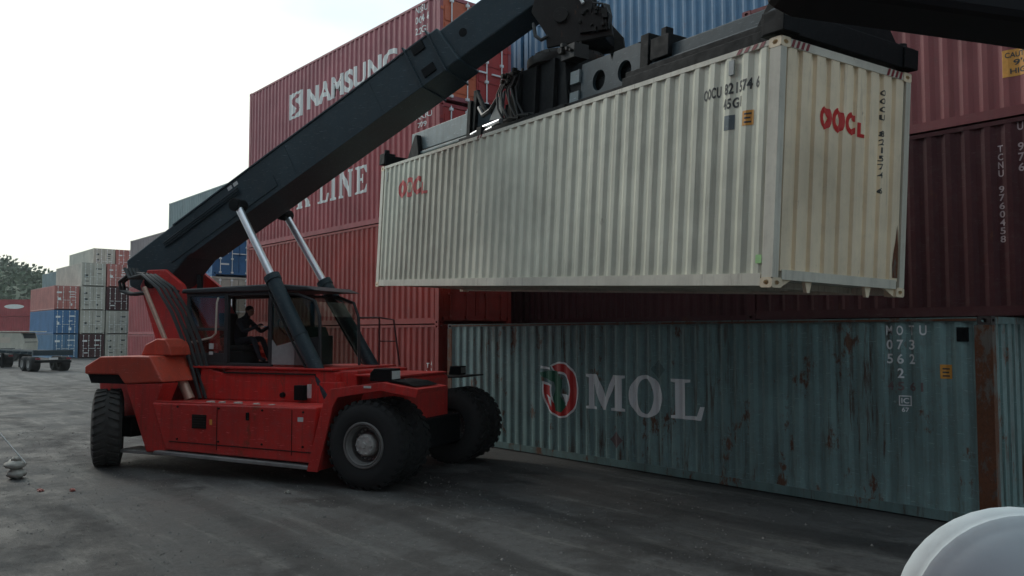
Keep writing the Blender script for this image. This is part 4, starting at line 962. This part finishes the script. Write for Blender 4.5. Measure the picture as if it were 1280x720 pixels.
m = MB(); m.box(2.86, 3.05, -.66, -.2, 3.0, 3.86); m.box(3.1, 3.5, -.66, -.3, 3.42, 3.74); m.box(3.3, 3.42, -.64, -.5, 3.7, 3.86); spart(m, 'guide_block', BLK, spr, bevel=.01)
m = MB(); m.box(-2.72, -2.58, -.70, -.15, 3.0, 3.92); m.prism([(-2.52, 3.15), (-2.46, 3.15), (-2.40, 4.12), (-2.55, 4.12)], -.66, -.58); m.prism([(-2.5, 4.10), (-2.42, 4.12), (-1.95, 3.55), (-2.05, 3.52)], -.66, -.60); spart(m, 'guide_block', BLK, spr, bevel=.006)
m = MB(); m.tube([(-2.3, -.64, 3.72), (-2.0, -.70, 3.5), (-1.7, -.70, 3.55), (-1.45, -.68, 3.75)], .05, 8); spart(m, 'hose', MT['hose_rubber'], spr, smooth=True)
m = MB(); m.prism([(-1.75, 3.35), (-1.25, 3.30), (-1.20, 3.85), (-1.40, 3.72), (-1.62, 3.50)], -.70, -.66); spart(m, 'pale_plate', MT['worn_beam_paint'], spr, bevel=.004)
m = MB(); m.frustum((-2.3, -.80, 3.14), (-1.75, -.80, 3.20), .03, .03, 10); m.frustum((-1.75, -.80, 3.20), (-1.1, -.80, 3.22), .05, .05, 10); m.frustum((-1.75, -.84, 3.10), (-1.35, -.84, 3.13), .022, .022, 8); spart(m, 'locking_rod', MT['chrome'], spr, smooth=True)
m = MB(); m.box(-1.9, -1.7, -.90, -.72, 3.0, 3.2); m.box(-2.7, 1.2, -.88, -.74, 2.96, 3.10); m.build('rod_guide', BLK, spr, .006)
# end beams with twistlock housings
for sx in (-1, 1):
    x0, x1 = sorted((sx*5.80, sx*6.13))
    m = MB(); m.box(x0, x1, -1.24, 1.24, 2.935, 3.14 if sx < 0 else 3.22)
    if sx > 0:
        m.prism([(-1.24, 3.20), (1.24, 3.20), (.86, 3.24), (.62, 3.50), (-.70, 3.46), (-1.05, 3.34)], x0+.02, x1-.02, 'x')
    eb = spart(m, 'end_beam', BLK, spr, bevel=.01)
    for sy in (-1, 1):
        xa, xb = sorted((sx*5.84, sx*6.16)); ya, yb = sorted((sy*1.262, sy*.98))
        m = MB(); m.box(xa, xb, ya, yb, 2.94, 3.20); m.frustum((sx*6.0, sy*1.14, 3.2), (sx*6.0, sy*1.14, 3.30), .07, .06, 12); spart(m, 'twistlock_housing', BLK, eb, bevel=.01)
    if sx > 0:
        m = MB(); m.box(6.112, 6.122, -.40, .35, 3.0, 3.16); spart(m, 'pocket', MT['visor_black'], eb)
        m = MB(); m.prism([(5.15, 3.14), (5.8, 3.14), (5.8, 3.58), (5.45, 3.58)], -.75, -.62); spart(m, 'gusset', BLK, eb, bevel=.006)
    else:
        m = MB(); m.prism([(-5.8, 3.0), (-5.05, 3.0), (-5.25, 3.62), (-5.35, 3.62)], -.72, -.60); spart(m, 'gusset', BLK, eb, bevel=.006)

# ---------------------------------------------------------------- operator in the cab
def skin_fig(name, pts, edges, rad, mat, parent=None, sub=2, root=0):
    me = bpy.data.meshes.new(name); me.from_pydata(pts, edges, [])
    o = bpy.data.objects.new(name, me); C.objects.link(o); me.materials.append(mat)
    sm = o.modifiers.new('skin', 'SKIN'); sm.use_smooth_shade = True
    lay = me.skin_vertices[0].data
    for i, r_ in enumerate(rad): lay[i].radius = (r_, r_) if not isinstance(r_, tuple) else r_
    lay[root].use_root = True
    s = o.modifiers.new('sub', 'SUBSURF'); s.levels = sub; s.render_levels = sub
    if parent: o.parent = parent
    return o
def PV(x, y, z): return (x, y, z)
P_ = []; E_ = []; Rr = []
def jv(p_, r_, par=None):
    P_.append(p_); Rr.append(r_)
    if par is not None: E_.append((par, len(P_)-1))
    return len(P_)-1
pel = jv((-4.45, -.05, 2.50), (.15, .12)); sp1 = jv((-4.43, -.05, 2.68), (.145, .11), pel); sp2 = jv((-4.38, -.05, 2.86), (.16, .12), sp1)
nk0 = jv((-4.33, -.05, 2.96), .10, sp2); nk = jv((-4.27, -.05, 3.03), .055, nk0); hd = jv((-4.22, -.05, 3.11), .085, nk); hd2 = jv((-4.20, -.05, 3.20), .075, hd)
for sg in (-1, 1):
    sh = jv((-4.35, -.05+sg*.19, 2.92), .065, sp2); el = jv((-4.12, -.05+sg*.27, 2.70), .048, sh); wr = jv((-3.86, -.05+sg*.20, 2.80), .032, el); pm = jv((-3.79, -.05+sg*.19, 2.83), .034, wr)
    hj = jv((-4.40, -.05+sg*.10, 2.48), .095, pel); kn = jv((-3.98, -.05+sg*.14, 2.56), .068, hj); an = jv((-3.80, -.05+sg*.14, 2.14), .045, kn); ft = jv((-3.64, -.05+sg*.14, 2.10), .038, an)
    for f_ in range(4):
        yy = -.05+sg*(.155+.022*f_); a_ = jv((-3.74, yy, 2.86), .010, pm); jv((-3.71, yy, 2.83), .009, a_)
    jv((-3.77, -.05+sg*.145, 2.87), .010, pm)
person = skin_fig('person', P_, E_, Rr, MT['navy_cloth'])
person.matrix_world = RM
tag(person, 'seated operator in dark clothes leaning towards the steering wheel in the cab', 'person')
def blob(name, c, r, mat, par, n=14, front=None):
    m = MB(); ps = []; fs = []
    for i in range(n+1):
        th = math.pi*i/n
        for k in range(n*2):
            ph = math.pi*k/n; ps.append((c[0]+r[0]*math.sin(th)*math.cos(ph), c[1]+r[1]*math.sin(th)*math.sin(ph), c[2]+r[2]*math.cos(th)))
    for i in range(n):
        for k in range(2*n): fs.append((i*2*n+k, i*2*n+(k+1) % (2*n), (i+1)*2*n+(k+1) % (2*n), (i+1)*2*n+k))
    m.add(ps, fs); return m.build(name, mat, par, smooth=True)
m = MB()
face = blob('face', (-4.195, -.05, 3.135), (.085, .072, .105), MT['skin'], person)
m = MB(); m.prism([(-4.115, 3.15), (-4.085, 3.115), (-4.115, 3.11)], -.062, -.038); m.build('nose', MT['skin'], face, .004)
m = MB(); m.box(-4.122, -4.112, -.072, -.028, 3.078, 3.088); m.build('mouth', MT['maroon_stripe'], face)
for sg in (-1, 1):
    blob('eye', (-4.122, -.05+sg*.028, 3.155), (.010, .012, .008), MT['lamp_glass'], face, 6)
    blob('ear', (-4.205, -.05+sg*.074, 3.13), (.020, .010, .028), MT['skin'], face, 6)
    blob('hand_skin', (-3.79, -.05+sg*.19, 2.83), (.045, .036, .037), MT['skin'], person, 8)
blob('hair', (-4.215, -.05, 3.175), (.092, .08, .085), MT['hair'], person)

# ---------------------------------------------------------------- far vehicles at the left
def trailer(name, loc, rz, label, L_=11.0):
    t = empty(name, loc, rz); tag(t, label, 'trailer', 'empty container trailers parked at the far left')
    m = MB()
    for y in (-.55, .55): m.box(-L_, 0, y-.08, y+.08, 1.15, 1.45)
    m.box(-.25, .02, -1.3, 1.3, 1.12, 1.50); m.box(-L_, -L_+.25, -1.2, 1.2, 1.15, 1.45)
    for k in range(6): m.box(-L_*(k+1)/7-.06, -L_*(k+1)/7+.06, -1.15, 1.15, 1.2, 1.38)
    m.build('frame', MT['worn_beam_paint'] if 0 else MT['boom_paint'], t, .01)
    for x in (-.9, -2.2):
        for sg in (-1, 1):
            m = MB(); M = Matrix.Translation((x, sg*.98, .52)); m.lathe([(.25, -.33), (.46, -.33), (.52, -.27), (.53, 0), (.52, .27), (.46, .33), (.25, .33), (.22, .1), (.0, .1)], 24, M); wv = m.build('wheel', MT['rubber'], t, smooth=True)
            m = MB(); m.lathe([(.0, sg*.30), (.2, sg*.30), (.27, sg*.345), (.24, sg*.2)], 18, M); m.build('rim', MT['rim_paint'], wv, smooth=True)
    m = MB(); m.box(-1.0, .0, -.9, .9, .72, .80); m.box(-.02, .04, -1.2, 1.2, .62, .76); m.build('bumper', BLK, t, .01)
    for sg in (-1, 1): m = MB(); m.box(.04, .06, sg*1.0-.16, sg*1.0+.16, .85, .97); m.build('tail_lamp', MT['maroon_stripe'], t)
    m = MB(); m.box(.041, .06, -.30, .30, .84, .98); m.build('number_plate', MT['lamp_glass'], t)
    for sg in (-1, 1): m = MB(); m.box(-L_+2.0, -L_+2.15, sg*.6-.08, sg*.6+.08, .05, 1.15); m.build('landing_leg', BLK, t)
    return t
trailer('container_trailer', (-65.2, 13.3, 0), R(7), 'nearer empty container trailer parked at the far left, seen from behind')
trailer('container_trailer', (-75.5, 11.4, 0), R(3), 'empty container trailer parked in front of the cream truck at the far left')
tr = empty('parked_truck', (-94.5, 15.4, 0), R(48)); tag(tr, 'cream parked truck with box cab behind the trailers at the far left edge', 'truck')
m = MB(); m.prism([(-2.2, 1.05), (2.1, 1.05), (2.15, 1.9), (1.85, 2.75), (-2.2, 2.8)], -1.2, 1.2); tcab = m.build('cab', MT['beige_paint'], tr, .06)
m = MB(); m.box(-1.1, .8, -1.215, -1.199, 1.75, 2.3); m.build('side_window', MT['beige_pipe'], tcab)
m = MB(); m.prism([(2.155, 1.8), (2.165, 1.8), (1.91, 2.65), (1.90, 2.65)], -1.0, 1.0); m.build('windshield', MT['cab_black'], tcab)
m = MB(); m.box(-2.25, 2.9, -1.3, 1.3, 2.80, 2.90); m.build('roof_visor', MT['beige_paint'], tcab, .03)
m = MB(); m.box(-4.6, 2.1, -1.0, 1.0, .75, 1.04); m.build('chassis', BLK, tr, .02)
for x in (-3.8, 1.1):
    for sg in (-1, 1):
        m = MB(); m.lathe([(.0, -.12), (.3, -.15), (.46, -.15), (.52, -.1), (.52, .1), (.46, .15), (.3, .15), (.0, .12)], 24, Matrix.Translation((x, sg*1.0, .51))); m.build('wheel', MT['rubber'], tr, smooth=True)

# ---------------------------------------------------------------- debris and marker at the left
mk = empty('marker_stones', (-17.58, 3.04, 0)); tag(mk, 'two pale stones stacked on the ground at the lower left holding a thin rod', 'stones')
def stone(name, c, r, par, seed):
    q = random.Random(seed); o = blob(name, c, r, MT['stone'], par, 10)
    for v_ in o.data.vertices: v_.co += Vector((q.gauss(0, .010), q.gauss(0, .010), q.gauss(0, .008)))
    return o
stone('stone', (0, 0, .09), (.19, .16, .09), mk, 1); stone('stone', (-.03, -.02, .25), (.21, .18, .085), mk, 2); stone('stone', (-.02, 0, .35), (.10, .09, .05), mk, 5)
rd = empty('thin_rod', (-17.45, 3.16, .30)); tag(rd, 'thin pale rod leaning left from the pale stones, orange at its tip', 'rod')
m = MB(); m.frustum((0, 0, -.02), (-.36, -.52, .72), .014, .014, 8); rr0 = m.build('shaft', MT['white_mark'], rd, smooth=True)
m = MB(); m.frustum((-.355, -.515, .70), (-.40, -.58, .98), .045, .03, 10); m.build('orange_tip', MT['orange_paint'], rd, smooth=True)
for (x, y, r_, lb) in ((-15.9, 3.11, .075, 'small reddish scrap on the asphalt below the pale stones'), (-15.55, 3.52, .06, 'small white scrap on the asphalt right of the reddish one'), (-13.0, 6.2, .05, 'small pale stone on the asphalt near the front wheel')):
    o = stone('debris', (0, 0, .015), (r_, r_*.6, .022), None, int(x*10)); o.location = (x, y, 0); tag(o, lb, 'debris')
    o.material_slots[0].material = MT['faded_red_paint'] if 'reddish' in lb else MT['stone']

gq = random.Random(21); gm = MB()
for k in range(5200):                                   # loose grit, nobody could count it
    x = -4.5-gq.random()**.8*22; y = gq.uniform(.6, 11.8)
    if gq.random() < .5: y = .8+(y-.8)*.75
    r_ = gq.uniform(.006, .015)*(1 if gq.random() < .96 else 2.2); a_ = gq.uniform(0, 3)
    c_, s_ = math.cos(a_)*r_, math.sin(a_)*r_; h_ = r_*gq.uniform(.6, 1)
    gm.add([(x+c_, y+s_, .0), (x-s_*.8, y+c_*.8, .0), (x-c_*1.1, y-s_*1.1, .0), (x+s_*.7, y-c_*.7, .0), (x+c_*.3, y+s_*.3, h_), (x-c_*.4, y-s_*.4, h_*.8)], [(0, 1, 4), (1, 5, 4), (1, 2, 5), (2, 3, 5), (3, 4, 5), (3, 0, 4)])
tag(gm.build('grit', paint('grit_stone', (.16, .15, .135), rust=.2, dirt=.3)), 'loose grit scattered over the dark asphalt in the foreground', 'grit', kind='stuff')

# ---------------------------------------------------------------- photographer's truck: visor above, mirror at the lower right
RT = Vector((math.sin(YAW), math.cos(YAW), 0)); FH = Vector((-math.cos(YAW), math.sin(YAW), 0)); UP = fw.cross(RT)*-1
UP = RT.cross(fw)
def cp(px, py, d): return CAMP+(fw+RT*((px-640)/F_PX)-UP*((py-360)/F_PX))*d
tk = empty('truck_cab', (CAMP.x, CAMP.y, 0)); tag(tk, 'black sun visor and rounded pale grey mirror in the foreground at the right edge', 'truck')
def wl(p_): return p_-Vector((CAMP.x, CAMP.y, 0))
m = MB(); d0, d1 = .95, 1.15
q = [(985, -30), (1020, -12), (1280, 24), (1500, 56), (1500, -260), (985, -260)]
n = len(q); v0 = [wl(cp(x, y, d0)) for x, y in q]; v1 = [wl(cp(x, y, d0))+FH*.09 for x, y in q]
m.add(v0+v1, [tuple(range(n)), tuple(range(n, 2*n))[::-1]]+[(i, (i+1) % n, n+(i+1) % n, n+i) for i in range(n)])
m.build('sun_visor', MT['visor_black'], tk, .01)
# mirror: a rounded shell on an arm
cm_ = wl(cp(1272, 776, .95)); m = MB(); ps = []; fs = []; nn = 40; rr1 = 140/F_PX*.95
for i in range(49):
    th = math.pi*i/48
    for k in range(nn):
        ph = 2*math.pi*k/nn; r_ = rr1*math.sin(th)
        ridge = .004*math.exp(-((math.cos(th)-.35)/.05)**2)
        ps.append(cm_+RT*math.cos(ph)*(r_+ridge)*1.08+Vector((0, 0, 1))*math.sin(ph)*(r_+ridge)+FH*(-math.cos(th)*rr1*.55))
for i in range(48):
    for k in range(nn): fs.append((i*nn+k, i*nn+(k+1) % nn, (i+1)*nn+(k+1) % nn, (i+1)*nn+k))
m.add(ps, fs); mr = m.build('mirror_housing', MT['bone_plastic'], tk, smooth=True)
m = MB(); m.tube([cm_+RT*.05, cm_+RT*.25-Vector((0, 0, .05)), cm_+RT*.5-FH*.2], .015, 10); m.build('mirror_arm', MT['visor_black'], tk, smooth=True)
m = MB(); e0 = cm_+RT*.5-FH*.2; m.frustum(e0-Vector((0, 0, 1.2)), e0+Vector((0, 0, 1.1)), .05, .05, 10); m.build('window_pillar', MT['visor_black'], tk, smooth=True)
# ---------------------------------------------------------------- unseen container stacks added beside the camera to shade the right-hand ground
OG = 'unseen containers added beside the camera to block sky light'
for i, (xc, n_) in enumerate(((5.0, 5), (-7.4, 5), (-19.8, 3))):
    for k in range(n_):
        container(xc, -5.2, k*H, ('deep_red_paint', 'blue_paint', 'dark_maroon_paint', 'brick_maroon_paint', 'deep_red_paint')[k], ('lowest', 'second', 'third', 'fourth', 'top')[k]+' container of the '+('eastern', 'middle', 'western')[i]+' stack added out of view for shade', group=OG)
hz = MB(); hz.box(-480, 60, -120, 160, -2.0, 46.0)
hzm = bpy.data.materials.new('haze'); hzm.use_nodes = True; ht = hzm.node_tree; ht.nodes.clear()
ho = ht.nodes.new('ShaderNodeOutputMaterial'); hv = ht.nodes.new('ShaderNodeVolumePrincipled'); hv.inputs['Color'].default_value = (.86, .90, .90, 1); hv.inputs['Density'].default_value = .00025
hv.inputs['Anisotropy'].default_value = .3; ht.links.new(hv.outputs[0], ho.inputs['Volume'])
tag(hz.build('haze', hzm), kind='stuff')
for o in list(scn.objects):
    if 'xc' in o: del o['xc']
